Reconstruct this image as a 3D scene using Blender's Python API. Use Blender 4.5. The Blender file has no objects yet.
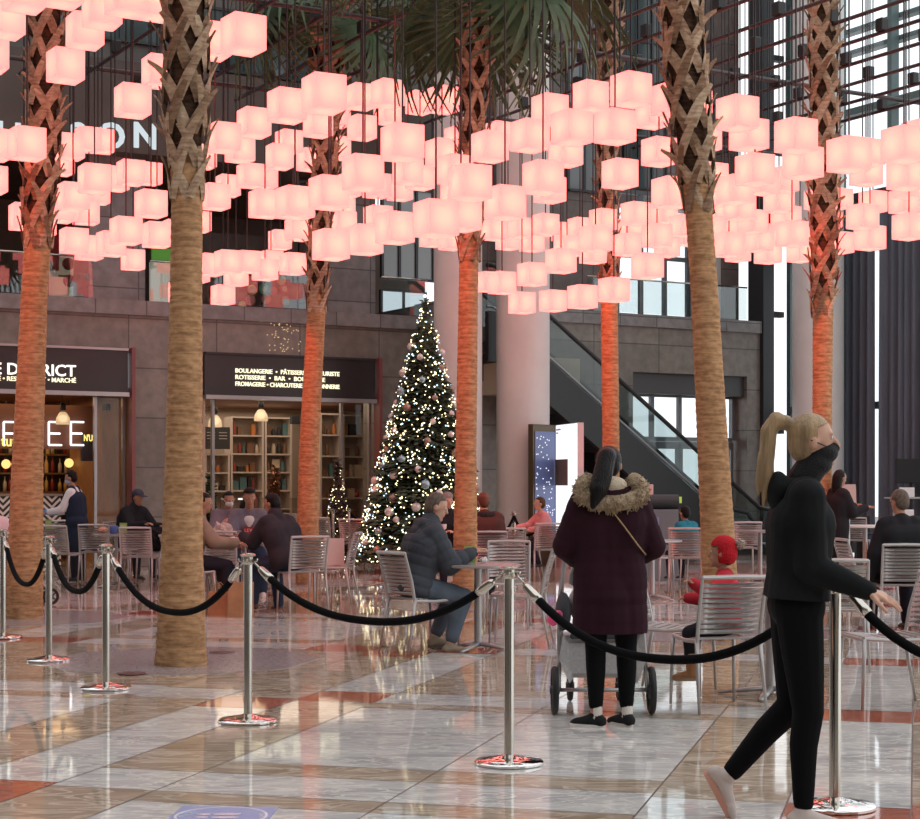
import bpy, bmesh, math, random
import numpy as np
from mathutils import Vector, Matrix
R = math.radians
random.seed(7)
col = bpy.context.scene.collection
sc = bpy.context.scene
# ---------------------------------------------------------------- camera maths
F, HZ, CH = 1700.0, 485.0, 1.4          # focal length in px, horizon row, eye height
def at(px, py):                          # floor point seen at a pixel
    d = CH * F / (py - HZ)
    return Vector(((px - 460) * d / F, d, 0))
def pt(px, py, d):                       # point at depth d
    return Vector(((px - 460) * d / F, d, CH + (HZ - py) * d / F))
# ---------------------------------------------------------------- tagging
def tag(o, label=None, cat=None, group=None, kind=None):
    if label: o['label'] = label
    if cat: o['category'] = cat
    if group: o['group'] = group
    if kind: o['kind'] = kind
    return o
def empty(name, loc=(0, 0, 0), rz=0, label=None, cat=None, group=None):
    o = bpy.data.objects.new(name, None); col.objects.link(o)
    o.location = loc; o.rotation_euler = (0, 0, rz); o.empty_display_size = .1
    return tag(o, label, cat, group)
def copy_tree(o, parent=None):
    c = o.copy(); col.objects.link(c); c.parent = parent
    for ch in list(o.children): copy_tree(ch, c)
    return c
# ---------------------------------------------------------------- materials
MC = {}
def mat(name, c, rough=.6, metal=0, em=None, es=1, var=0, vscale=8, bump=0, bscale=40, stretch=None, spec=.5, trans=0, alpha=1, coat=0, c2=None, detail=4):
    if name in MC: return MC[name]
    m = bpy.data.materials.new(name); m.use_nodes = True
    nt = m.node_tree; n = nt.nodes; b = n['Principled BSDF']
    b.inputs['Base Color'].default_value = (*c, 1)
    b.inputs['Roughness'].default_value = rough; b.inputs['Metallic'].default_value = metal
    b.inputs['Specular IOR Level'].default_value = spec
    if trans: b.inputs['Transmission Weight'].default_value = trans
    if coat: b.inputs['Coat Weight'].default_value = coat; b.inputs['Coat Roughness'].default_value = .05
    if alpha < 1: b.inputs['Alpha'].default_value = alpha
    if em is not None:
        b.inputs['Emission Color'].default_value = (*em, 1); b.inputs['Emission Strength'].default_value = es
    if var or bump or c2:
        tc = n.new('ShaderNodeTexCoord'); mp = n.new('ShaderNodeMapping')
        nt.links.new(tc.outputs['Object'], mp.inputs['Vector'])
        if stretch: mp.inputs['Scale'].default_value = stretch
    if var or c2:
        no = n.new('ShaderNodeTexNoise'); no.inputs['Scale'].default_value = vscale; no.inputs['Detail'].default_value = detail
        nt.links.new(mp.outputs[0], no.inputs['Vector'])
        cr = n.new('ShaderNodeValToRGB')
        cr.color_ramp.elements[0].position = .3; cr.color_ramp.elements[1].position = .7
        lo = c2 if c2 else tuple(x * (1 - var) for x in c); hi = c if c2 else tuple(min(1, x * (1 + var)) for x in c)
        cr.color_ramp.elements[0].color = (*lo, 1); cr.color_ramp.elements[1].color = (*hi, 1)
        nt.links.new(no.outputs['Fac'], cr.inputs['Fac']); nt.links.new(cr.outputs['Color'], b.inputs['Base Color'])
    if bump:
        n2 = n.new('ShaderNodeTexNoise'); n2.inputs['Scale'].default_value = bscale; n2.inputs['Detail'].default_value = 4
        nt.links.new(mp.outputs[0], n2.inputs['Vector'])
        bp = n.new('ShaderNodeBump'); bp.inputs['Strength'].default_value = bump; bp.inputs['Distance'].default_value = .02
        nt.links.new(n2.outputs['Fac'], bp.inputs['Height']); nt.links.new(bp.outputs['Normal'], b.inputs['Normal'])
    MC[name] = m
    return m
def emis(name, c, s=1):
    if name in MC: return MC[name]
    m = bpy.data.materials.new(name); m.use_nodes = True; nt = m.node_tree
    nt.nodes.clear(); e = nt.nodes.new('ShaderNodeEmission'); o = nt.nodes.new('ShaderNodeOutputMaterial')
    e.inputs[0].default_value = (*c, 1); e.inputs[1].default_value = s
    nt.links.new(e.outputs[0], o.inputs[0]); MC[name] = m
    return m
def glass(name, tint=(.9, .95, .95), fac=.12, rough=.02):
    # thin architectural pane: clear, with a soft reflection
    if name in MC: return MC[name]
    m = bpy.data.materials.new(name); m.use_nodes = True; nt = m.node_tree; nt.nodes.clear()
    t = nt.nodes.new('ShaderNodeBsdfTransparent'); g = nt.nodes.new('ShaderNodeBsdfGlossy')
    mx = nt.nodes.new('ShaderNodeMixShader'); o = nt.nodes.new('ShaderNodeOutputMaterial')
    t.inputs[0].default_value = (*tint, 1); g.inputs['Roughness'].default_value = rough
    mx.inputs[0].default_value = fac
    nt.links.new(t.outputs[0], mx.inputs[1]); nt.links.new(g.outputs[0], mx.inputs[2]); nt.links.new(mx.outputs[0], o.inputs[0])
    MC[name] = m
    return m
# ---------------------------------------------------------------- mesh builder
class MB:
    def __init__(s): s.v = []; s.f = []; s.m = []; s.mi = 0
    def add(s, vs, fs):
        o = len(s.v); s.v += [tuple(x) for x in vs]
        for f in fs: s.f.append([i + o for i in f]); s.m.append(s.mi)
        return s
    def box(s, c, size, rz=0, rot=None):
        x, y, z = [q / 2 for q in size]
        vs = [Vector((a * x, b * y, d * z)) for a in (-1, 1) for b in (-1, 1) for d in (-1, 1)]
        M = rot if rot is not None else Matrix.Rotation(rz, 3, 'Z')
        vs = [M @ v + Vector(c) for v in vs]
        return s.add(vs, [(0, 1, 3, 2), (4, 6, 7, 5), (0, 4, 5, 1), (2, 3, 7, 6), (0, 2, 6, 4), (1, 5, 7, 3)])
    def box2(s, a, b): # min / max corners
        return s.box([(p + q) / 2 for p, q in zip(a, b)], [abs(q - p) for p, q in zip(a, b)])
    def tube(s, pts, r, n=10, cap=True, flat=1.0):
        pts = [Vector(p) for p in pts]; k = len(pts)
        rs = r if isinstance(r, (list, tuple)) else [r] * k
        up = Vector((0, 0, 1)); rings = []
        prev = None
        for i, p in enumerate(pts):
            t = (pts[min(i + 1, k - 1)] - pts[max(i - 1, 0)])
            t = t.normalized() if t.length > 1e-9 else Vector((0, 0, 1))
            if prev is None:
                a = t.cross(up)
                if a.length < .05: a = t.cross(Vector((1, 0, 0)))
            else:
                a = prev - t * prev.dot(t)
                if a.length < 1e-6: a = t.cross(up)
            a.normalize(); prev = a; b = t.cross(a)
            rings.append([p + (a * math.cos(2 * math.pi * j / n) + b * flat * math.sin(2 * math.pi * j / n)) * rs[i] for j in range(n)])
        vs = [v for rg in rings for v in rg]; fs = []
        for i in range(k - 1):
            for j in range(n):
                j2 = (j + 1) % n
                fs.append((i * n + j, i * n + j2, (i + 1) * n + j2, (i + 1) * n + j))
        if cap: fs.append(tuple(range(n - 1, -1, -1))); fs.append(tuple((k - 1) * n + j for j in range(n)))
        return s.add(vs, fs)
    def lathe(s, prof, n=24, c=(0, 0, 0), cap=True):
        vs = []; fs = []; c = Vector(c)
        for r, z in prof:
            for j in range(n): vs.append(c + Vector((r * math.cos(2 * math.pi * j / n), r * math.sin(2 * math.pi * j / n), z)))
        k = len(prof)
        for i in range(k - 1):
            for j in range(n):
                j2 = (j + 1) % n; fs.append((i * n + j, i * n + j2, (i + 1) * n + j2, (i + 1) * n + j))
        if cap: fs.append(tuple(range(n - 1, -1, -1))); fs.append(tuple((k - 1) * n + j for j in range(n)))
        return s.add(vs, fs)
    def ell(s, c, r, n=12, m=8, rot=None):
        if not isinstance(r, (list, tuple)): r = (r, r, r)
        vs = []; fs = []; c = Vector(c)
        for i in range(m + 1):
            th = math.pi * i / m
            for j in range(n):
                ph = 2 * math.pi * j / n
                v = Vector((r[0] * math.sin(th) * math.cos(ph), r[1] * math.sin(th) * math.sin(ph), r[2] * math.cos(th)))
                if rot is not None: v = rot @ v
                vs.append(c + v)
        for i in range(m):
            for j in range(n):
                j2 = (j + 1) % n; fs.append((i * n + j, (i + 1) * n + j, (i + 1) * n + j2, i * n + j2))
        return s.add(vs, fs)
    def prism(s, poly, h, M=None): # poly in xy, extruded along z by h
        k = len(poly); vs = [Vector((x, y, 0)) for x, y in poly] + [Vector((x, y, h)) for x, y in poly]
        if M is not None: vs = [M @ v for v in vs]
        fs = [tuple(range(k - 1, -1, -1)), tuple(range(k, 2 * k))] + [(i, (i + 1) % k, k + (i + 1) % k, k + i) for i in range(k)]
        return s.add(vs, fs)
    def build(s, name, mats, parent=None, smooth=False, bevel=0, recalc=True):
        me = bpy.data.meshes.new(name); me.from_pydata(s.v, [], s.f)
        mats = mats if isinstance(mats, (list, tuple)) else [mats]
        for m in mats: me.materials.append(m)
        me.polygons.foreach_set('material_index', s.m)
        if recalc or bevel:
            bm = bmesh.new(); bm.from_mesh(me)
            if smooth: bmesh.ops.remove_doubles(bm, verts=bm.verts, dist=1e-6)
            if bevel:
                bmesh.ops.bevel(bm, geom=[e for e in bm.edges if len(e.link_faces) == 2 and e.calc_face_angle(0) > .6], offset=bevel, segments=1, affect='EDGES', profile=.5)
            if recalc: bmesh.ops.recalc_face_normals(bm, faces=bm.faces)
            bm.to_mesh(me); bm.free()
        if smooth: me.polygons.foreach_set('use_smooth', [True] * len(me.polygons))
        me.update()
        o = bpy.data.objects.new(name, me); col.objects.link(o); o.parent = parent
        if smooth == 'auto':
            smooth_by_angle(me)
        return o
def smooth_by_angle(me, ang=.7):
    bm = bmesh.new(); bm.from_mesh(me)
    for e in bm.edges:
        e.smooth = not (len(e.link_faces) == 2 and e.calc_face_angle(0) > ang)
    bm.to_mesh(me); bm.free()
def eval_mesh(ob, name):
    dg = bpy.context.evaluated_depsgraph_get(); dg.update()
    return bpy.data.meshes.new_from_object(ob.evaluated_get(dg), depsgraph=dg)
def text_mesh(name, body, size, m, M, parent=None, ext=.01, off=0., align='LEFT', sx=1.0, spacing=1.0):
    cu = bpy.data.curves.new(name, 'FONT'); cu.body = body; cu.size = size; cu.extrude = ext; cu.offset = off
    cu.align_x = align; cu.space_character = spacing; cu.resolution_u = 3
    t = bpy.data.objects.new(name, cu); col.objects.link(t)
    me = eval_mesh(t, name); bpy.data.objects.remove(t); bpy.data.curves.remove(cu)
    me.transform(M @ Matrix.Diagonal((sx, 1, 1, 1)))
    me.materials.clear(); me.materials.append(m); me.name = name
    o = bpy.data.objects.new(name, me); col.objects.link(o); o.parent = parent
    return o
# building frame: the shop wall runs along c, rising depth to the right by 30 degrees
TH = R(30); cdir = Vector((math.cos(TH), math.sin(TH), 0)); ndir = Vector((math.sin(TH), -math.cos(TH), 0))
P0 = Vector((-330 / F * 29, 29, 0))
def W(t, n, z): return P0 + cdir * t + ndir * n + Vector((0, 0, z))
def tpx(px, n=0):                        # coordinate along the wall (at offset n) seen at a pixel column
    u = (px - 460) / F; q = P0 + ndir * n
    return (q.y * u - q.x) / (cdir.x - cdir.y * u)
def zpx(px, py, n=0):
    return CH + (HZ - py) * W(tpx(px, n), n, 0).y / F
def wbox(mb, t0, t1, n0, n1, z0, z1):
    c = W((t0 + t1) / 2, (n0 + n1) / 2, (z0 + z1) / 2)
    return mb.box(c, (abs(t1 - t0), abs(n1 - n0), abs(z1 - z0)), TH)
def struct(name, mb, m, **k):
    o = mb.build(name, m, **k); o['kind'] = 'structure'; return o
# local frame matrix for things on the wall: x along wall, y up, z towards the hall
def WM(t, n, z):
    p = W(t, n, z)
    return Matrix(((cdir.x, 0, ndir.x, p.x), (cdir.y, 0, ndir.y, p.y), (0, 1, 0, p.z), (0, 0, 0, 1)))
# ---------------------------------------------------------------- camera, world
cam = bpy.data.objects.new('camera', bpy.data.cameras.new('camera')); col.objects.link(cam)
cam.data.sensor_width = 36; cam.data.sensor_fit = 'HORIZONTAL'; cam.data.lens = 36 * F / 920
cam.data.shift_y = (HZ - 409.5) / 920; cam.location = (0, 0, CH); cam.rotation_euler = (R(90), 0, 0)
cam.data.clip_end = 300; sc.camera = cam
w = bpy.data.worlds.new('world'); sc.world = w; w.use_nodes = True
bg = w.node_tree.nodes['Background']; bg.inputs[0].default_value = (.96, .98, 1, 1); bg.inputs[1].default_value = 1.4
sc.view_settings.view_transform = 'Standard'; sc.view_settings.look = 'None'; sc.view_settings.exposure = 0; sc.view_settings.gamma = 1
sc.view_settings.use_curve_mapping = False
# ================================================================ materials
chrome = mat('polished_steel', (.56, .53, .47), .2, 1)
steel = mat('brushed_steel', (.62, .58, .52), .3, 1)
black = mat('black_metal', (.02, .02, .022), .5)
stone = None
def stone_mat(name, c, cw=1.6, ch=.85, rough=.35):
    m = bpy.data.materials.new(name); m.use_nodes = True; nt = m.node_tree; n = nt.nodes; b = n['Principled BSDF']
    tc = n.new('ShaderNodeTexCoord'); mp = n.new('ShaderNodeMapping'); mp.vector_type = 'POINT'
    mp.inputs['Rotation'].default_value = (0, 0, -TH)
    nt.links.new(tc.outputs['Object'], mp.inputs[0])
    sp = n.new('ShaderNodeSeparateXYZ'); cb = n.new('ShaderNodeCombineXYZ')
    nt.links.new(mp.outputs[0], sp.inputs[0]); nt.links.new(sp.outputs[0], cb.inputs[0]); nt.links.new(sp.outputs[2], cb.inputs[1])
    br = n.new('ShaderNodeTexBrick'); br.offset = 0; br.inputs['Scale'].default_value = 1
    br.inputs['Brick Width'].default_value = cw; br.inputs['Row Height'].default_value = ch; br.inputs['Mortar Size'].default_value = .012
    br.inputs['Color1'].default_value = (*[x * .9 for x in c], 1); br.inputs['Color2'].default_value = (*[x * 1.12 for x in c], 1)
    br.inputs['Mortar'].default_value = (*[x * .45 for x in c], 1)
    nt.links.new(cb.outputs[0], br.inputs['Vector'])
    no = n.new('ShaderNodeTexNoise'); no.inputs['Scale'].default_value = 6; no.inputs['Detail'].default_value = 8; nt.links.new(tc.outputs['Object'], no.inputs[0])
    mr = n.new('ShaderNodeMapRange'); mr.inputs[1].default_value = .3; mr.inputs[2].default_value = .7; mr.inputs[3].default_value = .8; mr.inputs[4].default_value = 1.2
    nt.links.new(no.outputs['Fac'], mr.inputs[0])
    mx = n.new('ShaderNodeVectorMath'); mx.operation = 'SCALE'
    nt.links.new(br.outputs['Color'], mx.inputs[0]); nt.links.new(mr.outputs[0], mx.inputs['Scale'])
    nt.links.new(mx.outputs[0], b.inputs['Base Color']); b.inputs['Roughness'].default_value = rough
    return m
stone = stone_mat('taupe_stone', (.19, .170, .146))
stone_dark = stone_mat('dark_stone', (.12, .095, .085), 2.2, 1.2)
stone_grey = stone_mat('grey_stone', (.2, .19, .185), .9, .6)
def marble(name, c, c2, vein, scale=1.2, vs=2.5):
    m = bpy.data.materials.new(name); m.use_nodes = True; nt = m.node_tree; n = nt.nodes; b = n['Principled BSDF']
    tc = n.new('ShaderNodeTexCoord')
    n1 = n.new('ShaderNodeTexNoise'); n1.inputs['Scale'].default_value = scale; n1.inputs['Detail'].default_value = 9; n1.inputs['Roughness'].default_value = .65; n1.inputs['Distortion'].default_value = 1.2
    mp = n.new('ShaderNodeMapping'); mp.inputs['Rotation'].default_value = (0, 0, .5); mp.inputs['Scale'].default_value = (1, 2.6, 1)
    nt.links.new(tc.outputs['Object'], mp.inputs[0]); nt.links.new(mp.outputs[0], n1.inputs[0])
    r1 = n.new('ShaderNodeValToRGB'); e = r1.color_ramp.elements
    e[0].position = .32; e[0].color = (*c2, 1); e[1].position = .62; e[1].color = (*c, 1)
    nt.links.new(n1.outputs['Fac'], r1.inputs[0])
    n2 = n.new('ShaderNodeTexNoise'); n2.inputs['Scale'].default_value = vs; n2.inputs['Detail'].default_value = 6; n2.inputs['Distortion'].default_value = 2.2
    nt.links.new(mp.outputs[0], n2.inputs[0])
    sb = n.new('ShaderNodeMath'); sb.operation = 'SUBTRACT'; sb.inputs[1].default_value = .5; nt.links.new(n2.outputs['Fac'], sb.inputs[0])
    ab = n.new('ShaderNodeMath'); ab.operation = 'ABSOLUTE'; nt.links.new(sb.outputs[0], ab.inputs[0])
    mr = n.new('ShaderNodeMapRange'); mr.inputs[1].default_value = .0; mr.inputs[2].default_value = .05; mr.inputs[3].default_value = .95; mr.inputs[4].default_value = 0
    nt.links.new(ab.outputs[0], mr.inputs[0])
    mx = n.new('ShaderNodeMix'); mx.data_type = 'RGBA'; mx.inputs['B'].default_value = (*vein, 1)
    nt.links.new(mr.outputs[0], mx.inputs['Factor']); nt.links.new(r1.outputs[0], mx.inputs['A'])
    nt.links.new(mx.outputs['Result'], b.inputs['Base Color'])
    n3 = n.new('ShaderNodeTexNoise'); n3.inputs['Scale'].default_value = 1.1; nt.links.new(tc.outputs['Object'], n3.inputs[0])
    bp = n.new('ShaderNodeBump'); bp.inputs['Strength'].default_value = .03; bp.inputs['Distance'].default_value = .05
    nt.links.new(n3.outputs['Fac'], bp.inputs['Height']); nt.links.new(bp.outputs[0], b.inputs['Normal'])
    b.inputs['Roughness'].default_value = .045; b.inputs['IOR'].default_value = 1.62
    return m
m_white = marble('grey_white_marble', (.72, .70, .67), (.44, .43, .43), (.9, .86, .78))
m_brown = marble('beige_brown_marble', (.50, .40, .30), (.32, .235, .165), (.66, .57, .46), 1.5, 1.6)
m_red = marble('rust_red_marble', (.50, .15, .09), (.36, .10, .06), (.5, .22, .15), 2.5, 4)
m_pink = marble('pink_lit_marble', (.42, .33, .30), (.28, .2, .18), (.5, .42, .38))  # lantern pink on the far floor, put into the tile colour
m_seam = mat('floor_joint', (.12, .10, .09), .4)
# ================================================================ floor: tiles of three marbles and one pink-lit tone laid on a grid turned 15 degrees
FA = R(-15)
def fl(p, q): return Vector((p * math.cos(FA) - q * math.sin(FA), p * math.sin(FA) + q * math.cos(FA), 0))
def gpq(px, py):
    v = at(px, py); return (v.x * math.cos(FA) + v.y * math.sin(FA), -v.x * math.sin(FA) + v.y * math.cos(FA))
WH, BR, RD, PK = 0, 1, 2, 3
floor = MB()
def tile(p0, p1, q0, q1, k, j=.004):
    floor.mi = k
    floor.add([fl(p0 + j, q0 + j), fl(p1 - j, q0 + j), fl(p1 - j, q1 - j), fl(p0 + j, q1 - j)], [(0, 1, 2, 3)])
    floor.mi = 4
PER = 3.88; QP = 3.25
def colk(k, kind):
    base = PA + PER * k
    return {'A': (base, base + UA), 'B': (base + UA, base + 2 * UA), 'S': (base + 2 * UA, base + 2 * UA + 2.22), 'C': (base + 2 * UA + 2.22, base + PER)}[kind]
pa = gpq(225, 696); pb = gpq(235, 720); PA = gpq(192, 706)[0]; UA = .53
Q0 = gpq(192, 706)[1]      # near edge of the first red tile
def runs(lo, hi, brk):     # brk: list of (q0,q1,kind), rest = default
    pass
for k in range(-8, 9):
    for kind in 'ABSC':
        p0, p1 = colk(k, kind)
        subs = [(p0, p1)] if kind != 'S' else [(p0 + (p1 - p0) * i / 2, p0 + (p1 - p0) * (i + 1) / 2) for i in range(2)]
        for j in range(-4, 16):
            b = Q0 + QP * j            # row block starts at the red row
            if kind == 'A':
                off = 0 if k == 0 else .36
                segs = [(b + off, b + off + .53, RD)]
                main = WH if (k != 0 or j < 0) else BR
                segs += [(b + off + .53, b + off + .53 + 1.36, main), (b + off + 1.89, b + off + QP, main)]
            elif kind == 'B':
                off = .45
                red = RD if (k == 0 and j >= 0) or (k % 2) else WH
                main = WH if (k == 0 and j >= 0) else BR
                segs = [(b + off, b + off + .52, red), (b + off + .52, b + off + QP - 1.2, main), (b + off + QP - 1.2, b + off + QP, main)]
            elif kind == 'C':
                off = .36
                segs = [(b + off, b + off + .52, RD if (j % 2 and k % 2) else WH), (b + off + .52, b + off + 1.9, BR), (b + off + 1.9, b + off + QP, BR)]
            else:
                off = .45
                sq = WH if ((j < 0) or (j + k) % 2 == 0 and j > 0) else BR
                segs = [(b + off, b + off + .52, WH), (b + off + .52, b + off + .85, BR), (b + off + .85, b + off + 1.95, sq), (b + off + 1.95, b + off + 3.0, sq), (b + off + 3.0, b + off + QP, BR)]
                if j == 0: segs = [(b + off, b + off + .52, WH), (b + off + .52, b + off + 1.9, BR), (b + off + 1.9, b + off + QP, BR)]
            for q0, q1, mk in segs:
                for a0, a1 in subs:
                    if q0 > 24 and random.random() < .3: mk = PK
                    tile(a0, a1, q0, q1, mk)
floor.mi = 4
floor.add([(-60, -12, -.002), (60, -12, -.002), (60, 75, -.002), (-60, 75, -.002)], [(0, 1, 2, 3)])
fo = struct('floor', floor, [m_white, m_brown, m_red, m_pink, m_seam], recalc=False)
# ================================================================ shop wall
T = tpx
ZB = 4.55                                   # top of the stone band
zs0, zs1 = 2.97, 3.68                        # sign band
ZR = 4.85; tA = T(132); tB = T(203); tC = T(378)
mb = MB()
wbox(mb, -9, T(432), -.6, 0, zs1, ZB - .25); wbox(mb, T(432), T(760), -.6, 0, zs1, ZR - .25)
wbox(mb, tA, tB, -.6, 0, 0, zs1)                      # pier between the shops
wbox(mb, tC, T(633), -.6, 0, 0, zs1)
wbox(mb, T(747), T(760), -.6, 0, 0, zs1)
struct('wall_back', mb, stone)
mb = MB(); wbox(mb, -9, T(432), -.7, .06, ZB - .25, ZB); wbox(mb, T(432), T(760), -.7, .06, ZR - .25, ZR)
struct('trim_1', mb, stone_grey)                       # coping of the balcony
# upper level: slab, recessed facade, piers, fascia, upper facade
mb = MB(); wbox(mb, -9, T(432), -6, -.7, ZB - .3, ZB - .02); wbox(mb, T(432), T(755), -2.7, -.7, ZR - .3, ZR - .02); struct('trim_2', mb, stone_dark)
brown = mat('brown_panel', (.075, .056, .046), .45, var=.15, vscale=1.5)
brown2 = mat('bronze_ceiling', (.10, .05, .03), .4, var=.2, vscale=2)
dkglass = mat('dark_teal_glass', (.05, .075, .08), .08, spec=.8)
mb = MB(); wbox(mb, -9, T(430), -.5, .1, 7.05, 8.6); struct('trim_3', mb, brown)
mb = MB(); wbox(mb, -9, T(430), -6, -.5, 7.1, 7.25); struct('trim_4', mb, brown2)
mb = MB(); wbox(mb, -9, T(425, -6), -6.2, -6, ZB, 7.1); struct('wall_upper', mb, mat('umber_wall', (.13, .09, .07), .6, var=.2, vscale=1))
mb = MB()
for a, b in ((95, 152), (327, 384)): wbox(mb, T(a), T(b), -1.2, -.35, ZB, 7.05)
struct('trim_5', mb, stone_grey)
mb = MB()                                              # upper storeys
wbox(mb, -9, T(500), -1.5, -.9, 8.6, 16)
wbox(mb, T(384), T(432), -3, -2.6, ZB, 8.6)
struct('wall_tower', mb, mat('tower_stone', (.10, .088, .08), .5, var=.25, vscale=.8))
mb = MB(); wbox(mb, T(560), T(640), -1.4, -.9, ZB, 16); struct('wall_pier', mb, stone_dark)
mb = MB(); wbox(mb, T(640), T(757) + 1.2, -3.2, -2.8, 7.6, 16); wbox(mb, T(722, -2.8), T(757) + 1.2, -3.2, -2.8, ZR, 7.6)
wbox(mb, T(742), T(757), -1.4, -.6, ZR, 16); wbox(mb, T(500), T(562), -2.4, -2.0, ZB, 16)
struct('wall_tower_right', mb, stone_dark)
mb = MB(); wbox(mb, T(718), T(742), -1.0, -.7, ZR, 7.4); struct('trim_6', mb, mat('pale_panel', (.5, .5, .48), .5))
# framed windows of the upper facade
wi = 0
def framed(t0, t1, n, z0, z1, nx, nz, paneM, frameM, fw=.05, dep=.08, name=None):
    global wi; wi += 1
    fr = MB()
    for i in range(nx + 1):
        t = t0 + (t1 - t0) * i / nx; wbox(fr, t - fw / 2, t + fw / 2, n, n + dep, z0, z1)
    for i in range(nz + 1):
        z = z0 + (z1 - z0) * i / nz; wbox(fr, t0 + fw / 2, t1 - fw / 2, n + .005, n + dep - .005, z - fw / 2, z + fw / 2)
    o = struct('window_%d' % wi if not name else name, fr, frameM)
    if paneM:
        pn = MB(); wbox(pn, t0, t1, n + dep * .35, n + dep * .5, z0, z1); q = pn.build('pane', paneM, o)
    return o
frm = mat('dark_frame', (.03, .033, .036), .4)
teal = mat('teal_frame', (.10, .15, .15), .4)
for t0, t1, z0, z1, nx, nz in ((-6, -2.9, 9.2, 10.3, 4, 1), (-2.2, .9, 9.2, 10.3, 4, 1), (1.6, 4.2, 8.9, 10.0, 3, 1), (-5, .9, 11.0, 12.2, 6, 1)):
    framed(t0, t1, -.9, z0, z1, nx, nz, dkglass, frm)
framed(T(384), T(432), -2.6, 6.2, 7.6, 3, 1, mat('beige_blind', (.42, .38, .28), .7), frm)
skyglass = glass('clear_pane', (.97, .99, 1), .04)
framed(T(380, -2.3), T(424, -2.3), -2.3, ZB, 5.3, 2, 1, emis('daylit_glazing', (.86, .93, 1), .95), frm)
framed(T(299, -3.2), T(306, -3.2), -3.2, ZB, 6.6, 1, 1, emis('daylit_strip', (.9, .95, 1), 1.0), frm)
framed(T(644), T(716), -1.0, ZR, 7.5, 3, 2, skyglass, mat('steel_frame', (.09, .10, .11), .4), .09)
framed(T(592), T(640), -.9, 7.4, 11.5, 3, 4, mat('grey_glass', (.17, .19, .2), .1), frm)
framed(T(645), T(700), -2.8, 9.0, 14.5, 3, 3, mat('grey_glass2', (.1, .12, .13), .1), frm)
framed(T(702), T(745), -2.8, 8.0, 14.5, 3, 4, mat('slate_glass', (.06, .085, .09), .1), frm)
framed(T(430), T(500), -2.0, 5.5, 14.5, 4, 5, mat('haze_glass', (.36, .40, .41), .12), frm)
# glass balcony railing with steel top rail
rg = glass('rail_glass', (.85, .9, .9), .10)
for a, b in ((-60, 95), (152, 260), (262, 326), (384, 430), (590, 750)):
    e = empty('balcony_railing', W(T(a), -.1, ZB if a < 432 else ZR), TH)
    L = T(b) - T(a)
    tag(e, {-60: 'glass balcony railing above the café storefront, ending at the stone pier', 152: 'glass balcony railing right of the wide stone pier, behind the tan palm trunk', 262: 'glass balcony railing in front of the coloured flower circles', 384: 'glass balcony railing left of and behind the top of the lit Christmas tree', 590: 'glass balcony railing above the revolving-door entrance on the right'}[a], 'railing')
    p = MB(); p.box((L / 2, 0, .36), (L, .014, .66)); p.build('glass_panel', rg, e)
    p = MB(); p.tube([(0, 0, .71), (L, 0, .71)], .018, 8); p.build('top_rail', chrome, e, smooth=True)
# HUDSON sign letters (white, on the brown fascia)
sgn = empty('fascia_sign', W(T(-40), .1, 7.3), 0, 'large white wall letters ending in SON, high on the brown fascia behind the lanterns', 'sign')
for ch, px in zip('HUDSON', (-27, 7, 41, 75, 109, 143)):
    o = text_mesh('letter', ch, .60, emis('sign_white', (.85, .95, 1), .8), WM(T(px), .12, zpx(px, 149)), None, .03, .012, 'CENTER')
    o.parent = sgn; o.matrix_parent_inverse = sgn.matrix_basis.inverted()
# ================================================================ storefront 1 (café) and 2 (market)
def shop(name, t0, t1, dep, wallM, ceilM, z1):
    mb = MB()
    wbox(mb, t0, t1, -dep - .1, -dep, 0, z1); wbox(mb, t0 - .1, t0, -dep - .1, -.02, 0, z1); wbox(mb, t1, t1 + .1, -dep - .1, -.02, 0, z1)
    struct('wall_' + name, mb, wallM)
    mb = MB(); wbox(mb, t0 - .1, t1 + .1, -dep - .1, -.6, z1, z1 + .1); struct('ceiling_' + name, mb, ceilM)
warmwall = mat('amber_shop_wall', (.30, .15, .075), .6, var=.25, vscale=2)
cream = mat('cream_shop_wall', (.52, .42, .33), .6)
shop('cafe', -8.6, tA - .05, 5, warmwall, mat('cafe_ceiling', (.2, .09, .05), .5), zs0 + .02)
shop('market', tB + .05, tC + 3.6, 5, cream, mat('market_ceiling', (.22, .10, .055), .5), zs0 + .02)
redt = mat('red_trim', (.22, .06, .055), .35)
signM = mat('sign_black', (.02, .016, .016), .35)
e = empty('storefront_sign', W(-8.6, .02, zs0), TH, 'dark sign band of the left shop with the glowing words ending in DISTRICT', 'sign')
L1 = tA + 8.6
p = MB(); p.box2((0, -.06, 0), (L1 - .1, .1, zs1 - zs0)); p.build('sign_panel', signM, e)
p = MB(); p.box2((0, -.14, -.07), (L1 - .1, .0, 0)); p.build('bottom_rail', mat('grey_alu', (.35, .34, .34), .3, .6), e)
p = MB(); p.box2((0, -.1, zs1 - zs0), (L1 - .1, .0, zs1 - zs0 + .04)); p.build('top_rail', mat('grey_alu', (.35, .34, .34)), e)
p = MB(); p.box2((L1 - .06, -.16, -zs0), (L1, .06, zs1 - zs0 + .05)); p.build('red_jamb', redt, e)
glow = emis('sign_glow', (1, .95, .86), 1.6); glow2 = emis('sign_glow_warm', (1, .9, .62), 1.5)
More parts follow.
